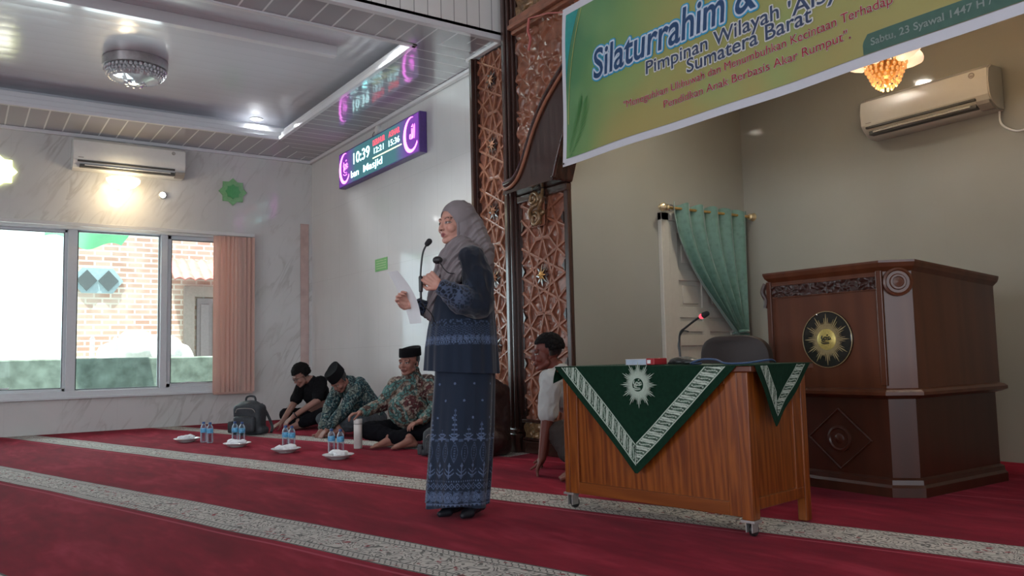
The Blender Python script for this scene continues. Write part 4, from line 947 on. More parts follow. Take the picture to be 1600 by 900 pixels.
md = rings_disc(Matrix.Translation((-2.925, 4.209, .862)) @ Matrix.Rotation(PI/2, 4, 'X'), [(.165, 0), (.165, .012), (.158, .016), (.156, .012), (.0, .012)], 'medallion', simple('black_lacquer', (.016, .016, .012), .25, coat=.5), pd)
M_GP = simple('medallion_gold', (.55, .42, .12), .35, .4, var=.2, vs=90); M_GP2 = simple('medallion_gold_rays', (.36, .27, .13), .4, .4)
sun_emblem(md, (-2.925, 4.1965, .862), (1, 0, 0), (0, 0, 1), (0, -1, 0), .150, M_GP2, name='gold_rays', fine=5, inner=.42, th=.003)
bm = NB(); lathe(bm, [(.062, 0), (.062, .004), (.05, .008), (.0, .010)], 36, Matrix.Translation((-2.925, 4.197, .862)) @ Matrix.Rotation(PI/2, 4, 'X')); obj('gold_disc', bm, M_GP, md, smooth=.5)
strokes(SCRIPT_B, -2.925, .862, .045, .03, .0035, 4.186, simple('black_script', (.02, .018, .01), .4), md)
bm = NB(); random.seed(5)
for k in range(26):
    a = .35+2.45*k/25; a2 = -(.35+2.45*k/25)
    for aa in (a, a2):
        cx_, cz_ = -2.925+.084*math.cos(aa), .862+.084*math.sin(aa); d = random.uniform(-.8, .8)
        tube(bm, [(cx_-.006*math.cos(d), 4.1945, cz_-.008*math.sin(d)-.004), (cx_+.006*math.cos(d), 4.1945, cz_+.008)], .0018, 5)
obj('ring_lettering', bm, M_GP2, md)
bm = NB(); tube(bm, [(-2.925+.162*math.cos(a*PI/24), 4.197, .862+.162*math.sin(a*PI/24)) for a in range(48)], .003, 6, True); obj('gilt_rim', bm, M_GP2, md)
# ------------------------------------------------------------------ desk with embroidered cloth
M_OAK = wood('orange_oak_veneer', (.12, .024, .004), (.30, .082, .012), .3, grain=20, coat=.25, dist=1.6)
M_OAKX = wood('orange_oak_rail', (.15, .036, .006), (.25, .068, .011), .3, grain=9, coat=.25, axis='X')
M_OAKD = wood('brown_desk_top', (.09, .022, .010), (.15, .045, .018), .28, grain=9, coat=.3, axis='X')
M_STEEL = simple('zinc_caster_plate', (.45, .44, .42), .35, .7); M_RUB = simple('black_caster_rubber', (.015, .015, .015), .5)
DA = math.radians(9.03)
dk = empty('desk', (-2.4, 2.86, 0), DA, 'orange-brown wooden desk on casters, draped with a green embroidered cloth', 'desk')
DW, DD = 1.105, .52     # local: x from -DW..0, y 0..DD ; front face y=0
bm = NB(); box(bm, -DW-.03, .03, -.015, DD+.03, .715, .742, .004); obj('desk_top', bm, M_OAKD, dk)
for x0, x1, y0, y1, z0 in ((-DW, -DW+.035, 0, .05, .085), (-.055, .0, 0, .06, .075), (-DW, -DW+.045, DD-.05, DD, .005), (-.045, .0, DD-.05, DD, .005)):
    bm = NB(); box(bm, x0, x1, y0, y1, z0, .715, .004); obj('leg', bm, M_OAK, dk)
for x0, x1, z0, z1 in ((-DW+.035, -DW+.095, .085, .715), (-.118, -.055, .085, .715)): bm = NB(); box(bm, x0, x1, .004, .03, z0, z1, .003); obj('stile', bm, M_OAK, dk)
bm = NB(); box(bm, -DW+.095, -.118, .004, .03, .085, .145, .003); obj('bottom_rail', bm, M_OAKX, dk)
bm = NB(); box(bm, -DW+.095, -.118, .004, .03, .66, .715, .003); obj('top_rail', bm, M_OAKX, dk)
bm = NB(); box(bm, -DW+.09, -.115, .018, .028, .14, .665); obj('front_panel', bm, M_OAK, dk)
for x0, x1 in ((-.030, -.018), (-DW+.018, -DW+.030)): bm = NB(); box(bm, x0, x1, .055, DD-.045, .16, .715); obj('side_panel', bm, M_OAK, dk)
for x0, x1 in ((-.035, -.004), (-DW+.004, -DW+.035)): bm = NB(); box(bm, x0, x1, .055, DD-.045, .115, .165, .003); obj('side_rail', bm, M_OAK, dk)
for x0, x1 in ((-.028, -.006),): bm = NB(); box(bm, x0, x1, DD-.12, DD-.045, .16, .715, .003); obj('side_stile', bm, M_OAK, dk)
bm = NB(); box(bm, -DW+.03, -.03, .05, DD-.01, .60, .615); obj('shelf', bm, M_OAK, dk)
for cx, z in ((-DW+.02, .085), (-.03, .075)):
    c_ = empty('caster', (cx, .03, 0)); c_.parent = dk
    bm = NB(); box(bm, -.035, .035, -.03, .035, z-.012, z, .002); box(bm, -.017, -.012, -.02, .03, .02, z-.01, .002); box(bm, .012, .017, -.02, .03, .02, z-.01, .002); obj('fork', bm, M_STEEL, c_)
    bm = NB(); lathe(bm, [(.010, -.011), (.024, -.011), (.027, -.006), (.027, .006), (.024, .011), (.010, .011)], 20, Matrix.Translation((0, .02, .028)) @ Matrix.Rotation(PI/2, 4, 'Y')); obj('wheel', bm, M_RUB, c_, smooth=.6)
# cloth
g = G('bottle_green_velvet'); n = g.noise(g.coord(), 60, 3); n2 = g.noise(g.coord(), 5, 2)
g.set(Base_Color=g.ramp(n, [(.3, (.0025, .018, .009)), (.7, (.0045, .028, .014))]), Roughness=.85, Specular_IOR_Level=.15, Sheen_Weight=.03, Sheen_Tint=(.3, .8, .5)); g.bump(n2, .25, .01); M_GREEN = g.m
M_EMB = vcol('white_green_embroidery', .7, .2)
tc = empty('tablecloth', (-2.4, 2.86, 0), DA, 'bottle-green cloth with white batik bands and sunburst, hanging in points over the desk', 'tablecloth')
ZT = .743
def tri_front(u, v):       # u along the edge, v 0 top .. 1 apex ; apex at x=-.603, z=.222
    xl, xr, xa = -1.138, -.035, -.603
    return (xl*(1-v)+xa*v)*(1-u)+(xr*(1-v)+xa*v)*u, ZT-(ZT-.222)*v
def fwave(x, z): return -.022-.006*math.sin(x*11+2)*(ZT-z)/.5-.004*math.sin(x*23+z*8)*(ZT-z)/.5
def tri_side(u, v):
    yl, yr, ya = .005, .50, .170
    return (yl*(1-v)+ya*v)*(1-u)+(yr*(1-v)+ya*v)*u, ZT-(ZT-.465)*v
def swave(y, z): return .036+.010*math.sin(y*16+1)*(ZT-z)/.28+.004*math.sin(y*40)*(ZT-z)/.28
bm = NB()
def thick(bm, faces, d):
    r = bmesh.ops.extrude_face_region(bm, geom=faces); bmesh.ops.translate(bm, vec=d, verts=[e for e in r['geom'] if isinstance(e, bmesh.types.BMVert)])
box(bm, -DW-.034, .034, -.021, DD+.02, .7425, .7455, .001)
f0 = set(bm.faces); grid(bm, lambda u, v: (lambda p: (p[0], fwave(p[0], p[1]), p[1]))(tri_front(u, v*.985)), 60, 30); thick(bm, [f for f in bm.faces if f not in f0], (0, -.003, 0))
f0 = set(bm.faces); grid(bm, lambda u, v: (lambda p: (swave(p[0], p[1]), p[0], p[1]))(tri_side(u, v*.985)), 30, 20); thick(bm, [f for f in bm.faces if f not in f0], (.003, 0, 0))
# left corner of the cloth folding past the desk edge
f0 = set(bm.faces); grid(bm, lambda u, v: (-1.125-.028*math.sin(PI*.5*v), -.02+.30*u, .745-.09*v*(1-u)), 10, 6); thick(bm, [f for f in bm.faces if f not in f0], (-.003, 0, 0))
bmesh.ops.recalc_face_normals(bm, faces=bm.faces); obj('cloth', bm, M_GREEN, tc, smooth=.5)
CREAM = srgb(178, 190, 176); DKG = srgb(14, 34, 22); MIDG = srgb(96, 122, 104)
def parang(l, w, W_=1.0):
    """l metres along the band, w 0..1 across it"""
    if w < .05 or w > .95: return CREAM
    if w < .10 or w > .90: return DKG if w > .93 or w < .07 else MIDG
    p = .026; q = (l+ (w-.5)*.062)/p; f = q-math.floor(q); k = int(math.floor(q)) % 2
    c = .5+.27*math.sin((w-.1)/.8*2*PI)*(.5)
    if abs(f-.5) > .44: return DKG
    if k == 0:
        if abs(f-c) < .055: return DKG
        return CREAM
    d = math.hypot((f-.5)*p, (abs(w-.5)-.30)*.055)
    if d < .0035: return CREAM
    if d < .006: return DKG
    if abs(f-c) < .12 and abs(w-.5) < .28: return CREAM
    return MIDG if (f*7+w*9) % 1 < .5 else DKG
def band(name, a_out, b_out, wv, put, L0=0, width=.074, margin=.034, parent=tc, clip=None, rev=False):
    """embroidered strip inside edge a->b (2D, put(p) gives 3D)"""
    a = Vector(a_out); b = Vector(b_out); d = (b-a); L = d.length; d /= L; n = Vector((-d.y, d.x))*(1 if not rev else -1)
    nu = int(L/.0022); nv = 26; me_v = []; cols = []
    bm = NB(); vs = {}
    for i in range(nu+1):
        for j in range(nv+1):
            w_ = j/nv; p = a+d*(L*i/nu)+n*(margin+width*w_)
            if clip and not clip(p): continue
            q = put(p); vs[i, j] = bm.verts.new(q); cols.append(parang(L*i/nu, w_))
    for i in range(nu):
        for j in range(nv):
            k = [(i, j), (i+1, j), (i+1, j+1), (i, j+1)]
            if all(t in vs for t in k): bm.faces.new([vs[t] for t in k])
    me = bpy.data.meshes.new(name); bm.to_mesh(me); bm.free()
    at = me.color_attributes.new('Col', 'FLOAT_COLOR', 'POINT'); at.data.foreach_set('color', [c for t in cols for c in (*t, 1)])
    return obj(name, me, M_EMB, parent, smooth=True)
pf = lambda p: (p.x, fwave(p.x, p.y)-.0055, p.y); ps = lambda p: (swave(p.x, p.y)+.0055, p.x, p.y)
A, B, AP = (-1.138, ZT), (-.035, ZT), (-.603, .222)
band('embroidered_band', A, AP, None, pf, clip=lambda p: p.y < ZT-.001 and p.x <= -.598)
band('embroidered_band', AP, B, None, pf, clip=lambda p: p.y < ZT-.001 and p.x >= -.598)
SA, SB, SP = (.005, ZT), (.50, ZT), (.170, .465)
band('embroidered_band', SA, SP, None, ps, clip=lambda p: p.y < ZT-.001 and p.x <= .176, width=.052, margin=.032)
band('embroidered_band', SP, SB, None, ps, clip=lambda p: p.y < ZT-.001 and p.x >= .176, width=.052, margin=.032)
pt_ = lambda p: (p.x, p.y, .7468)
band('embroidered_band', (-1.13, -.01), (-.60, .52), None, pt_, clip=lambda p: p.x > -1.13 and 0 < p.y < .51, rev=True)
band('embroidered_band', (-.60, .52), (-.02, -.02), None, pt_, clip=lambda p: p.x < .02 and 0 < p.y < .51, rev=True)
M_EW = simple('white_embroidery_thread', srgb(165, 180, 165), .7, bump=.3, vs=200)
so_ = sun_emblem(tc, (-.570, -.0335, .655), (1, 0, 0), (0, 0, 1), (0, -1, 0), .112, M_EW, name='sunburst', fine=5, inner=.30, th=.003)
bm = NB(); lathe(bm, [(.046, 0), (.046, .003), (.0, .0035)], 32, Matrix.Translation((-.570, -.035, .655)) @ Matrix.Rotation(PI/2, 4, 'X')); obj('sun_disc', bm, M_EW, so_)
bm = NB(); lathe(bm, [(.032, 0), (.032, .002), (.0, .002)], 32, Matrix.Translation((-.570, -.0385, .655)) @ Matrix.Rotation(PI/2, 4, 'X')); obj('green_centre', bm, M_GREEN, so_)
strokes(SCRIPT_B, -.570, .655, .036, .028, .0030, -.042, M_EW, so_)
# things on the desk (desk frame coordinates)
DM = Matrix.Translation((-2.4, 2.86, 0)) @ Matrix.Rotation(DA, 4, 'Z')
def ond(x, y, z=.7485): return DM @ Vector((x, y, z))
bk = empty('book', ond(-.675, .14), DA+.1, 'thick book with pale blue edge lying on the green cloth', 'book')
bm = NB(); box(bm, -.062, .062, -.06, .06, .002, .026, .001); obj('pages', bm, simple('pale_blue_page_edge', (.36, .43, .52), .6), bk)
bm = NB(); box(bm, -.064, .066, -.062, .062, 0, .002); box(bm, -.064, .066, -.062, .062, .026, .029, .0008); obj('cover', bm, simple('white_book_cover', (.5, .5, .5), .35), bk)
bx_ = empty('booklet', ond(-.580, .13), DA-.05, 'small red and white box beside the blue-edged book', 'box')
bm = NB(); box(bm, -.026, .026, -.05, .05, 0, .032, .003); obj('carton', bm, simple('red_carton', (.34, .025, .03), .35), bx_)
bm = NB(); box(bm, -.018, .004, -.0515, -.0495, .006, .024, .0004); obj('white_patch', bm, M_WHITE, bx_)
mc = empty('desk_microphone', ond(-.45, .17), DA, 'black gooseneck microphone with red ring light on the desk', 'microphone')
bm = NB(); ell(bm, (0, 0, .012), (.075, .06, .026)); ell(bm, (.05, -.01, .010), (.055, .05, .020)); box(bm, -.06, .08, -.05, .05, 0, .012, .004)
me = remesh(bm, .004, 3)
for v in me.vertices: v.co.z = max(v.co.z, .001)
obj('base', me, simple('black_plastic_shell', (.015, .017, .016), .3), mc, smooth=True)
bm = NB()
for k in range(8): lathe(bm, [(.005, 0), (.005, .002), (.0, .002)], 8, Matrix.Translation((.0+.012*(k % 4), -.04, .026+.008*(k//4))))
obj('button', bm, M_ACG, mc)
npts = spline([(-.015, 0, .025), (-.018, 0, .10), (-.005, -.005, .155), (.03, -.01, .178), (.10, -.02, .215), (.145, -.025, .232)], 6)
bm = NB(); tube(bm, npts, .0055, 8); obj('gooseneck', bm, simple('black_gooseneck', (.03, .03, .03), .4, .4), mc, smooth=True)
bm = NB(); tube(bm, spline([(-.016, .004, .03), (-.028, .004, .09), (-.010, .0, .14), (.015, -.004, .163), (.045, -.006, .158)], 5), .0025, 6); obj('clipped_cable', bm, M_RUB, mc)
hd = Vector(npts[-1]); dr_ = (hd-Vector(npts[-4])).normalized()
bm = NB(); cap(bm, hd+dr_*.004, hd+dr_*.022, .015, .013); obj('foam_head', bm, simple('black_foam', (.012, .012, .012), .9, bump=.5, vs=400), mc, smooth=True)
bm = NB(); cap(bm, hd-dr_*.014, hd-dr_*.004, .0115, .0125); obj('light_ring', bm, emis('red_ring_light', (1, .05, .08), 1.6), mc, smooth=True)
bm = NB(); tube(bm, spline([ond(-.345, .17, .752), ond(-.34, .08, .752), ond(-.31, .05, .760), ond(-.28, .08, .772), ond(-.22, .10, .770), ond(-.14, .06, .753), ond(-.06, .10, .753), ond(.0, .20, .765), ond(-.04, .32, .753)], 8), .0045, 8)
tag(obj('desk_cable', bm, simple('blue_cable', (.025, .06, .14), .4), smooth=True), 'thin blue cable lying in a loose curve on the green cloth', 'cable')
# chair behind the desk
M_CH = simple('dark_brown_upholstery', (.018, .010, .008), .6, bump=.2, vs=50)
ch = empty('chair', (-3.25, 3.64, 0), DA+.1, 'dark brown padded chair standing behind the desk', 'chair')
bm = NB(); box(bm, -.25, .25, -.24, .24, .40, .49, .04, seg=4); obj('seat', bm, M_CH, ch, smooth=.7)
bm = NB()
def backf(u, v):
    a = 2*PI*u; sx__ = math.copysign(abs(math.cos(a))**.55, math.cos(a)); sz_ = math.copysign(abs(math.sin(a))**.55, math.sin(a))
    return (sx__, sz_)
pts = [backf(k/40, 0) for k in range(40)]
prof_ = [(.86, -.045), (.97, -.03), (1, 0), (.97, .03), (.86, .045)]
V = []
for r_, d in prof_: V.append([bm.verts.new((.225*r_*p[0], .22+d-.05*(1-p[0]*p[0]), .70+.20*r_*p[1])) for p in pts])
for A_, B_ in zip(V, V[1:]):
    for k in range(40): bm.faces.new((A_[k], A_[(k+1) % 40], B_[(k+1) % 40], B_[k]))
bm.faces.new(list(reversed(V[0]))); bm.faces.new(V[-1]); bmesh.ops.recalc_face_normals(bm, faces=bm.faces); obj('backrest', bm, M_CH, ch, smooth=.7)
for sx__ in (-.21, .21):
    for sy in (-.2, .2):
        bm = NB(); tube(bm, [(sx__, sy, .42), (sx__*1.1, sy*1.15, .002)], .013, 8); obj('leg', bm, M_RUB, ch)
    bm = NB(); tube(bm, spline([(sx__, .2, .42), (sx__, .25, .52), (sx__*.9, .24, .66)], 5), .012, 8); obj('back_post', bm, M_RUB, ch)

# ------------------------------------------------------------------ plates, bottles, flask, bags on the carpet
M_PLATE = simple('white_melamine', (.62, .62, .62), .25, var=.01); M_FOOD = simple('white_paper_wrap', (.72, .74, .76), .7, var=.02)
PLS = [(-8.93, 1.99, 'leftmost, nearest the window'), (-8.04, 2.25, 'second from the left'), (-7.20, 2.44, 'third from the left'), (-6.42, 2.61, 'rightmost, nearest the standing woman')]
plate0 = None
def make_plate():
    t = empty('plate', (0, 0, 0)); bm = NB(); lathe(bm, [(.06, .001), (.062, .004), (.105, .022), (.128, .036), (.130, .038), (.126, .040), (.10, .028), (.06, .012), (.0, .010)], 40); obj('dish', bm, M_PLATE, t, smooth=.8)
    bm = NB(); random.seed(11)
    for k in range(7): ell(bm, (random.uniform(-.07, .07), random.uniform(-.05, .05), .030+random.uniform(0, .018)), (random.uniform(.035, .06), random.uniform(.025, .045), random.uniform(.016, .026)), R=Matrix.Rotation(random.uniform(0, 3), 3, 'Z'))
    me = remesh(bm, .005, 2, lambda p, n: .010*N3(p, 26)+.006*abs(N3(p, 60))); obj('wrapped_snack', me, M_FOOD, t, smooth=.6); return t
g = G('clear_water_bottle'); t = g.t; t.nodes.remove(g.b); tr = g.n('ShaderNodeBsdfTransparent'); tr.inputs[0].default_value = (.80, .88, .93, 1); gl = g.n('ShaderNodeBsdfPrincipled', i_Roughness=.08); gl.inputs['Base Color'].default_value = (.72, .82, .90, 1)
lw_ = g.n('ShaderNodeLayerWeight', i_Blend=.45); mx = g.n('ShaderNodeMixShader'); t.links.new(lw_.outputs[1], mx.inputs[0]); t.links.new(tr.outputs[0], mx.inputs[1]); t.links.new(gl.outputs[0], mx.inputs[2]); t.links.new(mx.outputs[0], t.nodes['Material Output'].inputs[0]); M_PET = g.m
M_CAPB = simple('blue_bottle_cap', (.02, .07, .22), .35); M_LAB = simple('sky_blue_label', (.10, .38, .62), .35, var=.35, vs=70)
def make_bottle():
    t = empty('water_bottle', (0, 0, 0)); bm = NB()
    lathe(bm, [(.026, .001), (.030, .006), (.031, .03), (.029, .045), (.031, .06), (.029, .075), (.031, .09), (.031, .145), (.026, .165), (.014, .182), (.012, .19)], 24); obj('bottle_body', bm, M_PET, t, smooth=.9)
    bm = NB(); lathe(bm, [(.0312, .098), (.0318, .10), (.0318, .140), (.0312, .142)], 24); obj('label_band', bm, M_LAB, t, smooth=.6)
    bm = NB(); lathe(bm, [(.0145, .186), (.0150, .189), (.0150, .203), (.013, .206)], 18); obj('cap', bm, M_CAPB, t, smooth=.6); return t
def copy_tree(o, parent=None):
    c = o.copy(); C.objects.link(c); c.parent = parent
    for chd in list(o.children): copy_tree(chd, c)
    return c
p0 = make_plate()
for i, (x, y, lab) in enumerate(PLS):
    t = p0 if i == 0 else copy_tree(p0); t.location = (x, y, 0); t.rotation_euler = (0, 0, i*1.3+.3)
    tag(t, 'white plate of paper-wrapped snacks on the carpet, '+lab, 'plate', 'snack plates in a row on the carpet')
b0 = make_bottle(); q = 0
for i, pr in enumerate((((-8.759, 2.114), (-8.638, 2.147)), ((-8.539, 2.367), (-8.415, 2.402)), ((-7.602, 2.572), (-7.501, 2.598)), ((-6.902, 2.745), (-6.797, 2.785)))):
    for j, (x, y) in enumerate(pr):
        t = b0 if q == 0 else copy_tree(b0); q += 1; t.location = (x, y, 0); t.rotation_euler = (0, 0, q*.9)
        tag(t, ('left' if j == 0 else 'right')+' blue-capped water bottle of the pair behind the '+('leftmost plate', 'second plate from the left', 'third plate from the left', 'rightmost plate')[i], 'bottle', 'small water bottles in pairs')
fl = empty('thermos_flask', (-7.03, 3.05, 0), 0, 'tall white cylindrical flask on the carpet under the seated man\'s hand', 'flask')
bm = NB(); lathe(bm, [(.036, .001), (.038, .004), (.038, .215), (.037, .218)], 32); obj('flask_body', bm, simple('matt_white_steel', (.66, .64, .60), .35, var=.02), fl, smooth=.6)
bm = NB(); lathe(bm, [(.036, .217), (.036, .224)], 32); obj('seal_ring', bm, M_RUB, fl, smooth=.6)
bm = NB(); lathe(bm, [(.038, .223), (.0385, .226), (.0385, .262), (.036, .266)], 32); obj('lid', bm, simple('matt_white_lid', (.62, .60, .57), .35, var=.02), fl, smooth=.6)
# backpack by the window wall
M_BAG = simple('black_nylon', (.028, .034, .040), .6, var=.25, vs=60, bump=.2)
def backpack(loc, rz, s, label):
    t = empty('backpack', loc, rz, label, 'bag')
    def sc3(*a): return tuple(x*s for x in a)
    bm = NB(); box(bm, *sc3(-.17, .17, -.08, .10, .015, .34), .05*s, seg=4); ell(bm, sc3(0, .01, .31), sc3(.15, .095, .07)); box(bm, *sc3(-.20, .20, -.07, .09, .005, .09), .03*s, seg=3)
    me = remesh(bm, .009*s, 3, lambda p, n: .008*N3(p, 9)); lo = min(v.co.z for v in me.vertices)
    for v in me.vertices: v.co.z -= lo
    obj('pack_body', me, M_BAG, t, smooth=True)
    bm = NB(); box(bm, *sc3(-.13, .13, -.135, -.07, .03, .21), .03*s, seg=3); obj('front_pocket', bm, M_BAG, t, smooth=.6)
    bm = NB(); box(bm, *sc3(-.245, -.175, -.05, .05, .02, .15), .02*s, seg=3); obj('side_pocket', bm, M_BAG, t, smooth=.6)
    bm = NB(); tube(bm, spline([sc3(-.06, .03, .36), sc3(-.05, .03, .41), sc3(0, .03, .425), sc3(.05, .03, .41), sc3(.06, .03, .36)], 5), .012*s, 8); obj('top_handle', bm, M_BAG, t, smooth=True)
    for q in (-1, 1): bm = NB(); tube(bm, spline([sc3(q*.09, .10, .33), sc3(q*.12, .17, .22), sc3(q*.19, .16, .08), sc3(q*.21, .10, .02)], 6), .016*s, 8); obj('shoulder_strap', bm, M_BAG, t, smooth=True)
    bm = NB(); tube(bm, spline([sc3(-.12, -.085, .25), sc3(-.08, -.095, .29), sc3(.08, -.095, .29), sc3(.12, -.085, .25)], 6), .004*s, 6); obj('zip', bm, M_ACG, t)
    return t
backpack((-9.25, 2.72, 0), .75, 1.0, 'black nylon backpack standing on the carpet near the window wall')
backpack((-6.02, 3.30, 0), .95, .62, 'small dark bag on the carpet, half hidden beside the woman\'s skirt')
# ------------------------------------------------------------------ people
def Rz(a): return Matrix.Rotation(a, 4, 'Z')
def head_matrix(c, yaw, pitch=0, roll=0, s=1):
    """yaw 0 faces the camera side (-y); negative turns towards image left; pitch>0 looks down"""
    return Matrix.Translation(Vector(c)) @ Rz(math.radians(yaw)) @ Matrix.Rotation(math.radians(pitch), 4, 'X') @ Matrix.Rotation(math.radians(roll), 4, 'Y') @ Matrix.Scale(s, 4)
def head_prims(bm, M, fem=False):
    ell(bm, (0, .018, .034), (.074, .093, .082), M, seg=28, rings=18)
    ell(bm, (0, -.028, -.025), (.060, .060, .082), M, seg=28, rings=18)
    w = .040 if fem else .047
    ell(bm, (0, -.034, -.072), (w, .044, .036), M); ell(bm, (0, -.066, -.094), (.020 if fem else .026, .018, .016), M)
    cap(bm, (-.036, -.070, .022), (.036, -.070, .022), .013 if fem else .016, None, M)
    cap(bm, (0, -.080, .012), (0, -.101, -.026), .0075, .0105, M); ell(bm, (0, -.101, -.030), (.010, .010, .008), M)
    for q in (-1, 1):
        ell(bm, (q*.012, -.093, -.032), (.0075, .010, .007), M); ell(bm, (q*.030, -.074, .000), (.0155, .011, .0115), M)
        ell(bm, (q*.036, -.056, -.030), (.026, .028, .026), M)
        ell(bm, (q*(.068 if fem else .076), .012, -.008), (.008, .018, .030), M, R=Matrix.Rotation(q*.35, 3, 'Z')); ell(bm, (q*(.066 if fem else .074), .0, -.03), (.007, .008, .010), M)
        cap(bm, (q*.045, -.01, -.06), (q*.020, -.058, -.088), .020, .018, M)
    ly = .004 if fem else 0
    cap(bm, (-.016, -.087+ly, -.0565), (.016, -.087+ly, -.0565), .0060, None, M); cap(bm, (-.013, -.086+ly, -.0665), (.013, -.086+ly, -.0665), .0068, None, M)
    ell(bm, (0, -.082+ly*1.5, -.061), (.028, .014, .018), M)
def face_paint(M, skin, lips, brow=(.012, .008, .006), fem=False, hair=None):
    Mi = M.inverted()
    def f(co):
        p = Mi @ co; c = skin
        n = N3(co, 18)*.07; c = tuple(x*(1+n) for x in c)
        if abs(p.x) < .12 and -.13 < p.z < .14 and p.y < .12:
            if p.y < -.03:
                ax_ = abs(p.x)
                red = max(0, 1-math.hypot(ax_-.038, p.z+.028)/.024); c = mix3(c, (skin[0]*1.05, skin[1]*.80, skin[2]*.78), red*.4)
                # brows
                bz = .0205+.006*math.sin(min(1, max(0, (ax_-.012)/.036))*2.4)
                if .013 < ax_ < .047 and abs(p.z-bz) < (.0032 if fem else .0042): c = mix3(c, brow, .8)
                # eyes
                ex, ez = (ax_-.0305)/.0150, (p.z-.0005)/.0060
                r = ex*ex+ez*ez
                if r < 1.25:
                    if r < .92: c = (.42, .38, .36)
                    else: c = mix3(c, brow, .75)
                    if math.hypot(ax_-.0300, p.z-.0005) < .0058: c = (.012, .008, .006)
                    if p.z > .0035: c = mix3(c, brow, .85)
                elif abs(ex) < 1.15 and .0065 < p.z < .0095: c = mix3(c, brow, .35)
                # lips, nostrils
                lw = .0235 if fem else .026
                if ax_ < lw and p.y < -.07:
                    k = 1-(ax_/lw)**2
                    if -.0615-.011*k < p.z < -.0615+.0105*k: c = lips
                    if abs(p.z+.0615) < .0013: c = tuple(x*.35 for x in lips)
                if math.hypot(ax_-.0085, (p.z+.0385)) < .0036 and p.y < -.085: c = tuple(x*.3 for x in skin)
            if hair and (p.z > .075-.35*max(0, -.02-p.y)*0+(.0) or (p.y > -.0 and p.z > -.02 and abs(p.x) > .05) or p.y > .06) and p.z > -.05: c = hair
        return c
    return f
def hand_prims(bm, wrist, d, n, th=1, curl=(.25, .35, .3), s=1.0, spread=.0, thumb_curl=.4):
    """palm with five separate bent fingers; d points to the fingers, n out of the palm, th = side of the thumb along n x d"""
    w = Vector(wrist); d = Vector(d).normalized(); n = Vector(n); n = (n-d*n.dot(d)).normalized(); t = n.cross(d).normalized()
    cap(bm, w-d*.02*s, w+d*.02*s, .024*s, .026*s)
    L = (.066, .076, .071, .055)
    for i in range(4):
        off = (1.5-i)*th
        k = w+d*(.088-.004*abs(i-1.2))*s+t*off*.0205*s-n*.002*s
        cap(bm, w+d*.012*s+t*off*.012*s, k, .0135*s, .0115*s)
        dd = (d+t*off*spread*.12).normalized(); p = k; ang = 0
        for j, (fr_, r) in enumerate(((.46, .0095), (.30, .0085), (.24, .0075))):
            ang += curl[j]*(1+.10*(i-1)); q = dd*math.cos(ang)+n*math.sin(ang)
            e = p+q*L[i]*fr_*1.08*s; cap(bm, p, e, r*s, (r-.0008)*s, seg=10); p = e
    b = w+d*.018*s+t*th*.020*s; m_ = b+(t*th*.8+d*.75+n*.35).normalized()*.044*s; cap(bm, b, m_, .0155*s, .0115*s)
    q = (d*(1-.4*thumb_curl)+t*th*(.35-.5*thumb_curl)+n*thumb_curl).normalized(); m2 = m_+q*.032*s; cap(bm, m_, m2, .0108*s, .0098*s, seg=10)
    q = (d*(1-.5*thumb_curl)+t*th*(.1-.5*thumb_curl)+n*thumb_curl*1.3).normalized(); cap(bm, m2, m2+q*.026*s, .0098*s, .0085*s, seg=10)
def foot_prims(bm, ankle, toe, up=(0, 0, 1), s=1.0, bare=True):
    a = Vector(ankle); t = Vector(toe); d = (t-a); d.normalize(); up = Vector(up); side = d.cross(up).normalized(); up = side.cross(d).normalized()
    heel = a-d*.045*s-up*.03*s; cap(bm, a+up*.03*s, heel, .034*s, .030*s); ball = a+d*.125*s-up*.035*s
    cap(bm, a, ball-side*.018*s, .036*s, .022*s); cap(bm, a-up*.01*s, ball+side*.022*s, .033*s, .020*s); cap(bm, heel, ball, .028*s, .022*s)
    if bare:
        for i in range(5):
            o = (i-2)*.0165*s; r = (.0125 if i == 0 else .009)*s; st = ball+side*o; cap(bm, st, st+d*(.050-.006*i)*s-up*.004*s, r*1.05, r, seg=10)
    else: cap(bm, ball-side*.02*s, ball+d*.055*s, .024*s, .018*s); cap(bm, ball+side*.02*s, ball+d*.045*s, .022*s, .017*s)
def chain(bm, pts, rs):
    for i in range(len(pts)-1): cap(bm, pts[i], pts[i+1], rs[i], rs[i+1])
M_SKIN = vcol('skin', .5, .35); M_SKIN.node_tree.nodes['Principled BSDF'].inputs['Subsurface Weight'].default_value = .06
M_SKIN.node_tree.nodes['Principled BSDF'].inputs['Subsurface Radius'].default_value = (.01, .004, .002)
def folds(a1=.010, f1=9, a2=.006, f2=24, st=(1, 1, .45)):
    def d(p, n): q = (p.x*st[0], p.y*st[1], p.z*st[2]); return a1*N3(q, f1)+a2*(1-2*abs(N3(q, f2, 3)))
    return d

# ---- the speaker --------------------------------------------------
wo = empty('person', (-3.725, 2.185, 0), YAW, 'woman in grey headscarf and navy patterned dress standing with microphone and paper', 'person')
SK = srgb(190, 142, 126); LP = srgb(150, 84, 84)
HM = head_matrix((-.006, .0, 1.512), -49, 2, 0, .98)
bm = NB(); head_prims(bm, HM, True)
cap(bm, (.02, .03, 1.44), (.035, .045, 1.33), .052, .056)
LS, LE, LW = Vector((.105, -.125, 1.30)), Vector((.118, -.165, 1.07)), Vector((-.062, -.275, 1.150))
RS, RE, RW = Vector((-.07, .15, 1.29)), Vector((-.045, .13, 1.03)), Vector((-.225, .02, 1.085))
ell(bm, (.03, .03, 1.20), (.15, .11, .14)); cap(bm, LS, RS, .045, .045); cap(bm, (.03, .03, 1.2), (.03, .02, .9), .12, .14)
chain(bm, (LS, LE, LW), (.045, .038, .025)); chain(bm, (RS, RE, RW), (.045, .038, .025))
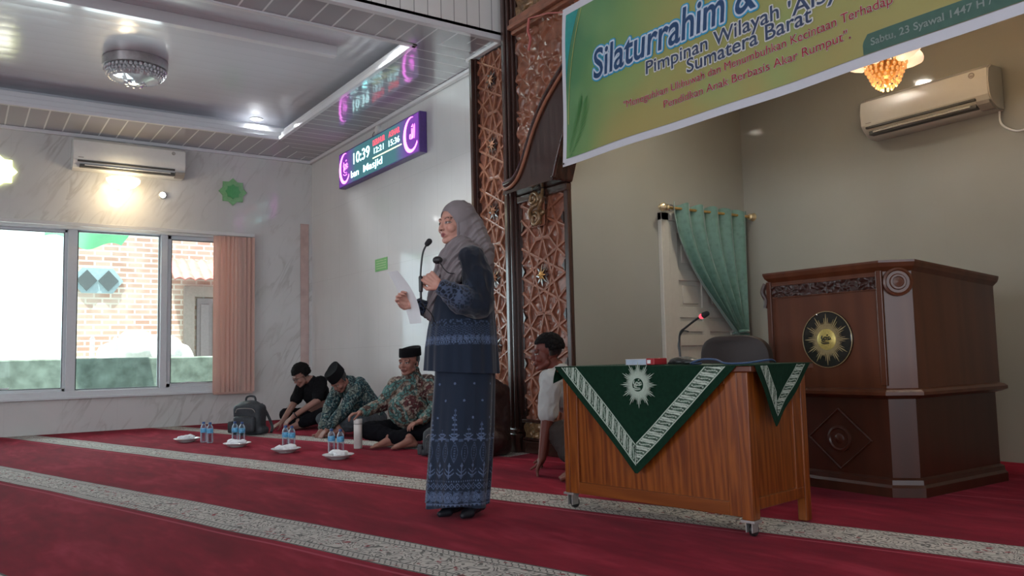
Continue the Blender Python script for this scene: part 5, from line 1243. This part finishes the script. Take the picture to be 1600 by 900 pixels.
hand_prims(bm, LW+Vector((-.006, -.004, .006)), (-.60, -.05, .52), (-.45, .85, .25), th=-1, curl=(1.15, 1.35, .9), s=.92, thumb_curl=.8)
hand_prims(bm, RW+Vector((-.01, -.005, .004)), (-.80, -.30, .42), (.25, -.85, .2), th=1, curl=(.75, .9, .6), s=.90, thumb_curl=.5)
for hx, hy, kx in ((.075, -.04, .06), (-.025, .05, -.04)): chain(bm, ((hx, hy, .85), (hx-.01, hy-.01, .47), (kx, hy, .09)), (.08, .055, .036))
foot_prims(bm, (.085, -.02, .062), (.0, -.20, .05), s=.88, bare=False); foot_prims(bm, (-.01, .02, .062), (-.13, -.15, .05), s=.88, bare=False)
me = remesh(bm, .0030, 3); fp = face_paint(HM, SK, LP, fem=True); NAVY = (.010, .011, .016)
paint(me, lambda co: NAVY if co.z < .12 else fp(co)); obj('body', me, M_SKIN, wo, smooth=True)

NV = srgb(29, 39, 55); PTN = srgb(84, 99, 126); PT2 = srgb(60, 74, 98)
def skirt_pat(s, z):
    """s metres round the hem, z height"""
    z2 = z
    def dia(x, y, a, b): return abs(x)/a+abs(y)/b
    if z2 < .035+.010: return PTN if (abs(math.sin(s*PI/.022))*.010+.028 < z2 < .042) else NV
    if z2 < .105:
        p = .048; x = (s % p)-p/2; y = z2-.074; r = math.hypot(x, y)
        if r < .009 or .013 < r < .0175 or (.020 < r < .024): return PTN
        return PT2 if N3((s, z, 0), 90) > -.05 else NV
    if z2 < .150:
        p = .030; x = (s % p)-p/2; y = z2-.128; d = dia(x, y, .015, .018)
        return PTN if .72 < d < 1.0 or d < .22 else NV
    if z2 < .165: return PTN if (s % .012) < .004 and z2 < .158 else NV
    if z2 < .245:
        p = .062; x = (s % p)-p/2; y = z2-.172; X = abs(x)
        if X < .0022: return PTN
        if abs(y-.022-X*.9) < .0028 and X < .022: return PTN
        if abs(y-.010-X*X*22) < .003 and X < .026: return PTN
        if dia(x, y-.058, .008, .012) < 1: return PTN
        if .0 < y < .012 and X < .010: return PT2
        return NV
    if z2 < .345:
        p = .052; x = (s % p)-p/2; X = abs(x); y = (z2-.245)/.10
        e = .016*math.sin(PI*y)
        if abs(X-e) < .0018: return PT2
        if X < .004 and (z2*80 % 1) < .5: return PT2
        return NV
    p = .074; i = math.floor(s/p); x = (s % p)-p/2; X = abs(x); top = .40+.115*(.5+.5*math.sin(i*2.4))
    if z2 < .385:
        y = z2-.345
        if abs(y-.020-X*.7) < .0035 and X < .026: return PTN
        if dia(x, y-.016, .010, .016) < 1: return PTN
        if abs(X-.031) < .006 and abs(y-.010) < .006: return PT2
    if z2 < top:
        if X < .002: return PT2
        q = (z2*42) % 1; wd = .013*(1-(z2-.385)/(top-.385+1e-4))
        if q < .35 and X < wd+.003: return PTN
    if z2 > .40:
        px, pz = .105, .085; r_ = math.floor(z2/pz); sx_ = s+(r_ % 2)*px*.5
        if math.hypot((sx_ % px)-px/2, (z2 % pz)-pz/2) < .0062: return PTN
    return NV
def lerpt(tab, z):
    for a, b in zip(tab, tab[1:]):
        if (a[0] >= z >= b[0]) or (a[0] <= z <= b[0]):
            t = (z-a[0])/(b[0]-a[0]) if b[0] != a[0] else 0; return [a[i]+(b[i]-a[i])*t for i in range(1, len(a))]
    return list(tab[-1][1:]) if abs(z-tab[-1][0]) < abs(z-tab[0][0]) else list(tab[0][1:])
SKT = [(.82, .030, .0, .150, .125), (.70, .028, .0, .158, .135), (.45, .012, -.005, .163, .145), (.25, -.004, -.01, .163, .150), (.05, -.022, -.012, .160, .150)]
M_CLOTH = vcol('patterned_navy_cloth', .8, .15, .25, 300)
NU, NVV = 430, 300; cols = []; bm = NB()
def skirt(u, v):
    z = .82-.765*v+.010*math.sin(2*PI*u*3)*(v > .98); cx, cy, rx, ry = lerpt(SKT, z); a = 2*PI*u
    f = 1+(.022+.040*v)*math.sin(7*a+1.2*math.sin(2*a)+.6)+.018*v*math.sin(17*a+2)
    return (cx+rx*f*math.cos(a), cy+ry*f*math.sin(a), z)
for i in range(NU):
    for j in range(NVV+1):
        u, v = i/NU, j/NVV; p = skirt(u, v); bm.verts.new(p); cols.append(skirt_pat(u*1.04+.1, p[2]-.025+.012*math.sin(2*PI*u*1)))
bm.verts.ensure_lookup_table()
for i in range(NU):
    for j in range(NVV):
        a, b = i*(NVV+1)+j, ((i+1) % NU)*(NVV+1)+j; bm.faces.new([bm.verts[k] for k in (a, a+1, b+1, b)])
me = bpy.data.meshes.new('skirt'); bm.to_mesh(me); bm.free(); at = me.color_attributes.new('Col', 'FLOAT_COLOR', 'POINT'); at.data.foreach_set('color', [c for t in cols for c in (*t, 1)])
obj('skirt', me, M_CLOTH, wo, smooth=True)
def tunic_pat(s, z):
    y = z
    if .865 < y < .995:
        if abs(y-.878) < .004: return PTN if (s % .014) < .008 else NV
        if y < .915:
            r = math.hypot((s % .030)-.015, y-.897); return PTN if r < .006 or .009 < r < .0125 else (PT2 if N3((s, y, 0), 110) > -.1 else NV)
        if y < .965:
            p, h = .026, .0165; row = math.floor((y-.915)/h); x = ((s+(row % 2)*p/2) % p)-p/2; yy = (y-.915) % h-h/2
            d = abs(x)/(p/2)+abs(yy)/(h/2); return PT2 if .70 < d < 1.08 else NV
        return PT2 if N3((s, y, 0), 90) > .12 else NV
    return NV
TUN = [(1.34, .035, .035, .075, .06), (1.30, .035, .03, .135, .09), (1.20, .035, .02, .150, .125), (1.05, .026, .005, .165, .145), (.95, .020, .0, .178, .155), (.85, .016, .0, .187, .160), (.725, .014, .0, .192, .165)]
NU, NVV = 380, 230; cols = []; bm = NB()
for i in range(NU):
    for j in range(NVV+1):
        u, v = i/NU, j/NVV; a = 2*PI*u; z = 1.34-.61*v-.012*math.cos(a)*(v > .5)*(v-.5)*2
        cx, cy, rx, ry = lerpt(TUN, 1.34-.61*v); k = max(0, v-.25)
        f = 1+.045*k*math.sin(8*a+1.5*math.sin(a)+.4)+.02*k*math.sin(19*a+1)+.008*N3((math.cos(a), math.sin(a), z*2), 3)
        bm.verts.new((cx+rx*f*math.cos(a), cy+ry*f*math.sin(a), z)); cols.append(tunic_pat(u*1.1, z+.008*math.sin(a*1.0)))
bm.verts.ensure_lookup_table()
for i in range(NU):
    for j in range(NVV):
        a, b = i*(NVV+1)+j, ((i+1) % NU)*(NVV+1)+j; bm.faces.new([bm.verts[k] for k in (a, a+1, b+1, b)])
me = bpy.data.meshes.new('tunic'); bm.to_mesh(me); bm.free(); at = me.color_attributes.new('Col', 'FLOAT_COLOR', 'POINT'); at.data.foreach_set('color', [c for t in cols for c in (*t, 1)])
obj('tunic', me, M_CLOTH, wo, smooth=True)
SLV = srgb(22, 27, 37); LACE = srgb(74, 86, 110)
def lace(c0, rad):
    def f(co):
        d = (co-c0).length
        if d < rad:
            n = noise.voronoi(co*42)[0]; e = n[1]-n[0]
            if e < .16 or n[0] < .18: return mix3(SLV, LACE, min(1, 1.5*(1-d/rad)+.2))
        return mix3(SLV, NV, .5+N3(co, 6))
    return f
bm = NB(); chain(bm, (LS+Vector((-.02, .0, .01)), LS+Vector((.012, -.02, -.10)), LE+Vector((0, 0, .01)), (LE+LW)/2+Vector((.01, 0, -.018)), LW+Vector((.018, .004, -.006))), (.068, .082, .078, .070, .046))
me = remesh(bm, .005, 5, folds(.012, 8, .007, 20, (1, 1, .6))); paint(me, lace(LW+Vector((.04, 0, -.02)), .125)); obj('sleeve', me, M_CLOTH, wo, smooth=True)
bm = NB(); chain(bm, (RS, (RS+RE)/2, RE, (RE+RW)/2+Vector((0, 0, -.01)), RW+Vector((.022, .004, -.004))), (.06, .075, .07, .055, .040))
me = remesh(bm, .005, 5, folds(.010, 8, .006, 20)); paint(me, lace(RW, .10)); obj('sleeve', me, M_CLOTH, wo, smooth=True)
# headscarf: cap over the head, wrap below the chin, drape over chest and back
bm = NB()
ell(bm, (0, .028, .036), (.092, .104, .098), HM, seg=30, rings=20); ell(bm, (0, .034, -.02), (.096, .092, .10), HM)
cap(bm, (0, .0, -.095), (0, .02, -.15), .060, .075, HM)
cap(bm, (.062, .035, 1.50), (.105, .055, 1.36), .085, .095); cap(bm, (.03, .01, 1.36), (.05, .02, 1.31), .095, .115)
chain(bm, ((.11, .05, 1.42), (.135, .06, 1.30), (.135, .09, 1.17)), (.070, .055, .045))
chain(bm, ((.02, -.04, 1.36), (-.01, -.085, 1.28), (-.03, -.105, 1.215)), (.085, .075, .045)); cap(bm, (.085, -.06, 1.345), (.02, -.12, 1.24), .055, .05)
chain(bm, ((-.03, -.04, 1.33), (-.085, -.03, 1.24), (-.12, -.02, 1.12), (-.150, -.02, 1.02)), (.06, .048, .035, .022))
HMi = HM.inverted()
def hfold(p, n):
    q = HMi @ p
    k = max(0, min(1, (1.47-p.z)/.10)); c_ = p.x*.80-p.z*.60-p.y*.35; a = .0065*math.sin(c_*150+3*N3(p, 5))+.004*math.sin(c_*330+2)
    k2 = max(0, min(1, (q.y-.0)/.06))*.35
    return a*max(k, k2)+.002*N3(p, 30)
def hole(p):
    q = HMi @ p
    if q.y > -.028 or q.z < -.112: return False
    return (q.x/.060)**2+((q.z+.020)/(.086 if q.z > -.02 else .096))**2 < 1
me = remesh(bm, .0038, 8, hfold, drop=hole)
M_SCARF = simple('grey_taupe_voile', srgb(128, 120, 122), .85, var=.06, vs=14); obj('headscarf', me, M_SCARF, wo, smooth=True)
bm = NB(); rim = []
for k in range(36):
    a = 2*PI*k/36; x = .061*math.sin(a); z = -.020+(.087 if math.cos(a) > 0 else .095)*math.cos(a)
    y = -.078+.9*abs(x)**1.25*6*.22+.030*max(0, (z-.02)/.05)+.022*max(0, (-z-.04)/.07); rim.append(HM @ Vector((x*1.03, y+.012, z)))
tube(bm, rim, .0075, 8, True); obj('scarf_edge', bm, M_SCARF, wo, smooth=True)
# microphone, second pickup and paper (things held)
M_BLK = simple('black_microphone_metal', (.02, .02, .022), .4)
root = Matrix.Translation((-3.725, 2.185, 0)) @ Rz(YAW)
mi = empty('microphone', (-3.725, 2.185, 0), YAW, 'slim black gooseneck microphone held in the woman\'s raised hand', 'microphone')
bm = NB(); tube(bm, spline([(-.165, -.262, 1.10), (-.166, -.263, 1.20), (-.160, -.264, 1.28), (-.150, -.265, 1.335), (-.132, -.262, 1.372)], 6), [.006]*4+[.0048]*21, 8); obj('gooseneck', bm, M_BLK, mi, smooth=True)
bm = NB(); cap(bm, (-.130, -.262, 1.374), (-.120, -.260, 1.386), .0135, .0150); obj('foam_head', bm, simple('microphone_foam', (.018, .018, .02), .9, bump=.4, vs=400), mi, smooth=True)
bm = NB(); cap(bm, (-.165, -.262, 1.205), (-.165, -.262, 1.14), .011, .010); obj('grip', bm, M_BLK, mi, smooth=True)
bm = NB(); tube(bm, spline([(-.165, -.262, 1.11), (-.155, -.25, 1.07), (-.12, -.24, 1.03), (-.10, -.21, .98)], 6), .0028, 6); obj('cable', bm, M_RUB, mi)
m2 = empty('lapel_microphone', (-3.725, 2.185, 0), YAW, 'black round pickup microphone tucked in the folds of the grey headscarf', 'microphone')
bm = NB(); ell(bm, (-.088, -.170, 1.302), (.026, .020, .020)); obj('foam_head', bm, M_BLK, m2, smooth=True)
bm = NB(); tube(bm, spline([(-.075, -.195, 1.290), (-.055, -.200, 1.255), (-.030, -.205, 1.232), (.0, -.205, 1.228)], 6), .0032, 6); obj('stem', bm, M_BLK, m2)
pp = empty('paper_sheet', (-3.725, 2.185, 0), YAW, 'white sheet of paper held up in the woman\'s far hand', 'paper')
def pap(u, v):
    tl, tr_, br_, bl_ = Vector((-.385, .10, 1.275)), Vector((-.305, -.085, 1.262)), Vector((-.180, -.115, .985)), Vector((-.262, .075, .99))
    p = tl*(1-u)*(1-v)+tr_*u*(1-v)+br_*u*v+bl_*(1-u)*v; return p+Vector((.030, -.01, .004))*math.sin(PI*v)*(.4+.6*u)
bm = NB(); grid(bm, pap, 16, 20); r = bmesh.ops.extrude_face_region(bm, geom=list(bm.faces)); bmesh.ops.translate(bm, vec=(.0003, -.0008, 0), verts=[e for e in r['geom'] if isinstance(e, bmesh.types.BMVert)])
bmesh.ops.recalc_face_normals(bm, faces=bm.faces); obj('sheet', bm, simple('white_paper', (.74, .76, .78), .7, var=.01), pp, smooth=.6)

# ---- seated and kneeling men --------------------------------------
def batik(name, cols_, scale, seed):
    g = G(name); v = g.coord(loc=(seed, seed*.7, 0)); d = g.n('ShaderNodeTexNoise', i_Vector=v, i_Scale=scale*.5, i_Detail=2.0).outputs[1]
    vd = g.n('ShaderNodeVectorMath', operation='MULTIPLY_ADD', i_0=d, i_1=(.35/scale*4,)*3, i_2=v).outputs[0]
    big = g.noise(v, scale*.55, 1, .6); c = g.ramp(big, [(.0, cols_[0]), (.42, cols_[1]), (.50, cols_[2]), (.60, cols_[3])], 'CONSTANT')
    fl_ = g.n('ShaderNodeTexVoronoi', i_Vector=vd, i_Scale=scale*2.2, feature='DISTANCE_TO_EDGE').outputs[0]
    ln = g.ramp(fl_, [(.05, 1.0), (.12, 0.0)]); c = g.mix(g.math('MULTIPLY', ln, .75), c, cols_[4])
    sp = g.ramp(g.noise(vd, scale*3.5, 3), [(.54, 0.0), (.62, 1.0)]); c = g.mix(g.math('MULTIPLY', sp, .7), c, cols_[5])
    g.set(Base_Color=c, Roughness=.75, Specular_IOR_Level=.2); return g.m
M_BAT3 = batik('brown_teal_batik', [srgb(84, 44, 46), srgb(118, 102, 90), srgb(78, 116, 112), srgb(84, 66, 58), srgb(50, 36, 36), srgb(166, 160, 148)], 10, 2.3)
M_BAT2 = batik('dark_teal_batik', [srgb(24, 46, 54), srgb(60, 92, 94), srgb(28, 60, 68), srgb(88, 98, 92), srgb(30, 34, 38), srgb(140, 150, 142)], 13, 5.1)
M_BSHIRT = simple('black_shirt_cloth', (.008, .008, .009), .9, var=.2, spec=.1); M_BTR = simple('black_trouser_cloth', (.006, .006, .008), .9, var=.2, spec=.1)
M_JEAN = simple('dark_slate_trouser_cloth', (.030, .037, .045), .85, var=.25, vs=40); M_TEE = simple('white_cotton', (.42, .43, .42), .85, var=.03); M_DTR = simple('dark_brown_trousers', (.030, .020, .017), .85)
M_VELV = simple('black_velvet_cap', (.007, .007, .008), .9, spec=.1); M_HAIR = simple('black_hair', (.006, .005, .005), .8, var=.4, vs=120, bump=.3, spec=.15)
def man(label, D, px, J, sk, lips, shirt, trs, voxel=.0045, sleeve='long', hands=None, hairfn=None, shirt_r=1.0, brow=(.012, .008, .006), belly=None):
    lat = (px-800)/1279*D; loc = (-math.sin(YAW)*D+math.cos(YAW)*lat, math.cos(YAW)*D+math.sin(YAW)*lat, 0)
    t = empty('person', loc, YAW, label, 'person'); V_ = {k: (Vector(v) if isinstance(v, tuple) and not k.startswith('hand') else v) for k, v in J.items()}
    HMx = V_['head']; bm = NB(); head_prims(bm, HMx)
    hc = HMx @ Vector((0, .012, -.055)); cap(bm, hc, V_['neck'], .055, .062)
    cap(bm, V_['neck']-Vector((0, 0, .03)), V_['chest'], .062, .130); cap(bm, V_['chest'], V_['pelvis'], .135, .145); cap(bm, V_['sl'], V_['sr'], .06, .06)
    for q in 'lr':
        chain(bm, (V_['s'+q], V_['e'+q], V_['w'+q]), (.050, .042, .028)); hd_ = J['hand'+q]; hand_prims(bm, V_['w'+q], *hd_[:2], **hd_[2])
        chain(bm, (V_['h'+q], V_['k'+q], V_['a'+q]), (.085, .058, .040)); foot_prims(bm, V_['a'+q], V_['t'+q], s=1.0, up=J.get('up'+q, (0, 0, 1)))
    if belly: ell(bm, *belly)
    me = remesh(bm, voxel, 3); lo = min(v.co.z for v in me.vertices); dz = .004-lo if lo < .004 else 0
    for v in me.vertices:
        if v.co.z < .004: v.co.z = .004
    paint(me, face_paint(HMx, sk, lips, brow, hair=hairfn)); obj('body', me, M_SKIN, t, smooth=True)
    bm = NB(); r = shirt_r
    cap(bm, V_['neck']+Vector((0, 0, -.035)), V_['chest'], .092*r, .160*r)
    if sleeve == 'long': cap(bm, V_['neck']+Vector((0, 0, .0)), V_['neck']+Vector((0, .0, -.05)), .078, .090); cap(bm, V_['chest'], V_['pelvis']+Vector((0, 0, .02)), .160*r, .170*r); cap(bm, V_['sl'], V_['sr'], .072*r, .072*r)
    if belly: ell(bm, belly[0], tuple(x+.02 for x in belly[1]))
    for q in 'lr':
        if sleeve == 'long': chain(bm, (V_['s'+q], V_['e'+q], V_['w'+q].lerp(V_['e'+q], .12)), (.075, .064, .046))
        else: m_ = V_['s'+q].lerp(V_['e'+q], .80); chain(bm, (V_['s'+q], m_), (.076, .066))
    me = remesh(bm, .007, 4, folds(.010, 9, .006, 22, (1, 1, .8)))
    for v in me.vertices:
        if v.co.z < .006: v.co.z = .006
    obj('shirt', me, shirt, t, smooth=True)
    bm = NB(); ell(bm, V_['pelvis']+Vector((0, 0, -.02)), (.19, .16, .12))
    for q in 'lr': chain(bm, (V_['h'+q], V_['k'+q], V_['a'+q].lerp(V_['k'+q], .16)), (.105, .082, .058))
    me = remesh(bm, .008, 4, folds(.010, 8, .006, 20, (1, 1, 1)))
    for v in me.vertices:
        if v.co.z < .005: v.co.z = .005
    obj('trousers', me, trs, t, smooth=True)
    # collar
    if sleeve == 'long':
        bm = NB(); nk = V_['neck']+Vector((0, 0, .0)); ax = (hc-V_['neck']).normalized(); x_, y_ = frame(ax)
        tube(bm, [nk+ax*.040+(x_*math.cos(a)+y_*math.sin(a))*.066 for a in [2*PI*k/20 for k in range(20)]], .018, 8, True); obj('collar', bm, shirt, t, smooth=True)
    return t, HMx
def peci(t, HMx, h=.095, base=.050):
    bm = NB(); n = 40; rings = []
    for r, z, zz in ((1.0, base, 0), (1.01, base+.02, 0), (.985, base+h, .012), (.95, base+h+.006, .014), (.5, base+h-.004, .004), (.02, base+h-.006, 0)):
        ring = []
        for k in range(n):
            a = 2*PI*k/n; x = .084*r*math.copysign(abs(math.cos(a))**.95, math.cos(a)); y = .018+.104*r*math.sin(a)
            ring.append(bm.verts.new(HMx @ Vector((x, y, z+zz*(abs(math.sin(a))-.5)+.010*(y-.018)/.1))))
        rings.append(ring)
    for A_, B_ in zip(rings, rings[1:]):
        for k in range(n): bm.faces.new((A_[k], A_[(k+1) % n], B_[(k+1) % n], B_[k]))
    bm.faces.new(list(reversed(rings[0]))); bm.faces.new(rings[-1]); obj('peci_cap', bm, M_VELV, t, smooth=.7)
def hair(t, HMx, top=.105, low=-.02, vol=.010, fringe=.06):
    bm = NB(); ell(bm, (0, .024, .040), (.078+vol, .096+vol, .084+vol*1.6), HMx, seg=28, rings=18); ell(bm, (0, .035, .0), (.078+vol*.6, .085+vol*.6, .06), HMx)
    Hi = HMx.inverted()
    def dr(p):
        q = Hi @ p
        return (q.y < -.02 and q.z < fringe) or q.z < low+.0*q.y or (q.y < .02 and q.z < .03 and abs(q.x) > .03 and q.y < .0)
    me = remesh(bm, .005, 2, lambda p, n: .006*N3(p, 55)+.004*N3(p, 110), drop=dr); obj('hair', me, M_HAIR, t, smooth=True)
flat = dict(curl=(.10, .12, .10), spread=1.2, thumb_curl=.15)
# man beside the speaker
J = dict(head=head_matrix((.022, -.06, .765), -28, 2, 0, 1.06) @ Matrix.Diagonal((1.10, 1.05, 1, 1)), neck=(.035, .0, .655), chest=(.04, .02, .47), pelvis=(.05, .08, .19), sl=(.205, .0, .575), sr=(-.115, .03, .565),
    el=(.28, -.14, .36), wl=(.16, -.33, .24), er=(-.24, -.04, .38), wr=(-.405, -.19, .318), handl=((-.7, -.5, -.2), (0, 0, -1), dict(curl=(.4, .4, .3), th=1)), handr=((-.85, -.45, -.12), (.1, .0, -1), dict(curl=(.45, .7, .5), th=-1, thumb_curl=.5)),
    hl=(.14, .05, .14), kl=(.32, -.26, .17), al=(-.10, -.37, .075), tl=(-.30, -.44, .065), hr=(-.06, .05, .14), kr=(-.34, -.17, .15), ar=(.06, -.40, .075), tr=(-.13, -.50, .06))
J['al'] = (-.13, -.33, .08); J['tl'] = (-.32, -.40, .06)
t, H_ = man('seated man in brown and teal batik shirt and black cap, hand on a white flask', 7.77, 635, J, srgb(150, 106, 92), srgb(118, 68, 62), M_BAT3, M_BTR, belly=((.01, -.06, .33), (.17, .15, .16)), hairfn=(.015, .012, .012))
peci(t, H_, .070, .056)
# middle man bending forward
J = dict(head=head_matrix((-.075, -.20, .585), -42, 48, 0, 1.03), neck=(.02, -.10, .555), chest=(.08, -.02, .43), pelvis=(.19, .12, .17), sl=(.13, -.13, .54), sr=(-.11, -.02, .52),
    el=(.02, -.34, .30), wl=(-.145, -.43, .10), er=(-.18, -.22, .28), wr=(-.22, -.38, .09), handl=((-.6, -.25, -.72), (-.2, .1, -1), dict(curl=(.2, .3, .2), th=1)), handr=((-.3, -.3, -.8), (-.2, .1, -1), dict(curl=(.2, .3, .2), th=-1)),
    hl=(.24, .05, .13), kl=(.20, -.36, .16), al=(-.16, -.28, .075), tl=(-.36, -.30, .06), hr=(.08, .05, .13), kr=(-.26, -.10, .17), ar=(-.05, -.37, .07), tr=(-.24, -.44, .06))
t, H_ = man('seated man in dark teal batik shirt and black cap, bending low over the carpet', 9.0, 545, J, srgb(138, 96, 84), srgb(110, 64, 60), M_BAT2, M_JEAN, voxel=.005, hairfn=(.015, .012, .012))
peci(t, H_, .10, .045)
# man in black by the wall corner
J = dict(head=head_matrix((-.045, -.16, .625), -50, 32, 0, 1.05), neck=(.05, -.06, .565), chest=(.09, .0, .42), pelvis=(.12, .10, .17), sl=(.175, -.10, .545), sr=(-.06, .04, .53),
    el=(.17, -.26, .33), wl=(-.07, -.40, .165), er=(-.14, -.12, .30), wr=(-.22, -.33, .10), handl=((-.65, -.3, -.6), (-.3, .1, -1), dict(curl=(.25, .3, .2), th=1)), handr=((-.65, -.3, -.42), (-.3, .1, -1), dict(curl=(.2, .25, .2), th=-1)),
    hl=(.18, .05, .13), kl=(.24, -.30, .17), al=(-.02, -.36, .075), tl=(-.20, -.42, .06), hr=(.02, .08, .13), kr=(-.26, -.02, .16), ar=(.0, -.28, .07), tr=(-.16, -.40, .06))
t, H_ = man('seated man in black short-sleeved shirt and glasses, bending forward nearest the wall corner', 9.95, 480, J, srgb(150, 112, 100), srgb(120, 72, 66), M_BSHIRT, M_BTR, voxel=.0055, sleeve='short', hairfn=(.013, .011, .011))
hair(t, H_, vol=.016, fringe=.052)
bm = NB()
for q in (-1, 1): tube(bm, [H_ @ Vector((q*.030+.020*math.cos(a*PI/8), -.096+.35*abs(q*.030+.020*math.cos(a*PI/8))**1.2, .0+.016*math.sin(a*PI/8))) for a in range(16)], .0022, 6, True); tube(bm, [H_ @ Vector(p) for p in ((q*.050, -.082, .004), (q*.078, -.03, .004), (q*.080, .015, .0))], .002, 6)
tube(bm, [H_ @ Vector(p) for p in ((-.010, -.097, .004), (0, -.103, .006), (.010, -.097, .004))], .002, 6); obj('glasses', bm, M_BLK, t)
bm = NB(); w_ = Vector(J['wl']); a_ = (Vector(J['el'])-w_).normalized(); x_, y_ = frame(a_); tube(bm, [w_+a_*.02+(x_*math.cos(k*PI/8)+y_*math.sin(k*PI/8))*.032 for k in range(16)], .008, 6, True); obj('wristwatch', bm, M_BLK, t)
# kneeling man behind the desk
J = dict(head=head_matrix((-.040, -.02, .822), -80, 6, 0, 1.08), neck=(.045, .0, .70), chest=(.11, .0, .56), pelvis=(.30, .06, .34), sl=(-.015, -.155, .635), sr=(-.01, .16, .63),
    el=(-.055, -.185, .37), wl=(-.095, -.20, .115), er=(-.03, .22, .38), wr=(-.06, .20, .11), handl=((-.35, -.05, -.72), (-.6, 0, -.5), dict(curl=(-.5, .1, .1), th=-1, spread=1)), handr=((-.3, -.05, -.7), (-.6, 0, -.5), dict(curl=(-.5, .1, .1), th=1, spread=1)),
    hl=(.30, -.06, .30), kl=(.03, -.19, .27), al=(.15, -.40, .085), tl=(-.04, -.50, .05), hr=(.32, .14, .30), kr=(.12, .26, .10), ar=(.48, .24, .07), tr=(.62, .24, .05))
t, H_ = man('crouching man in white T-shirt with one hand on the carpet, half behind the desk', 5.78, 860, J, srgb(104, 54, 44), srgb(92, 48, 42), M_TEE, M_DTR, voxel=.0042, sleeve='short', hairfn=(.013, .010, .010))
hair(t, H_, vol=.006, fringe=.062, low=.012)
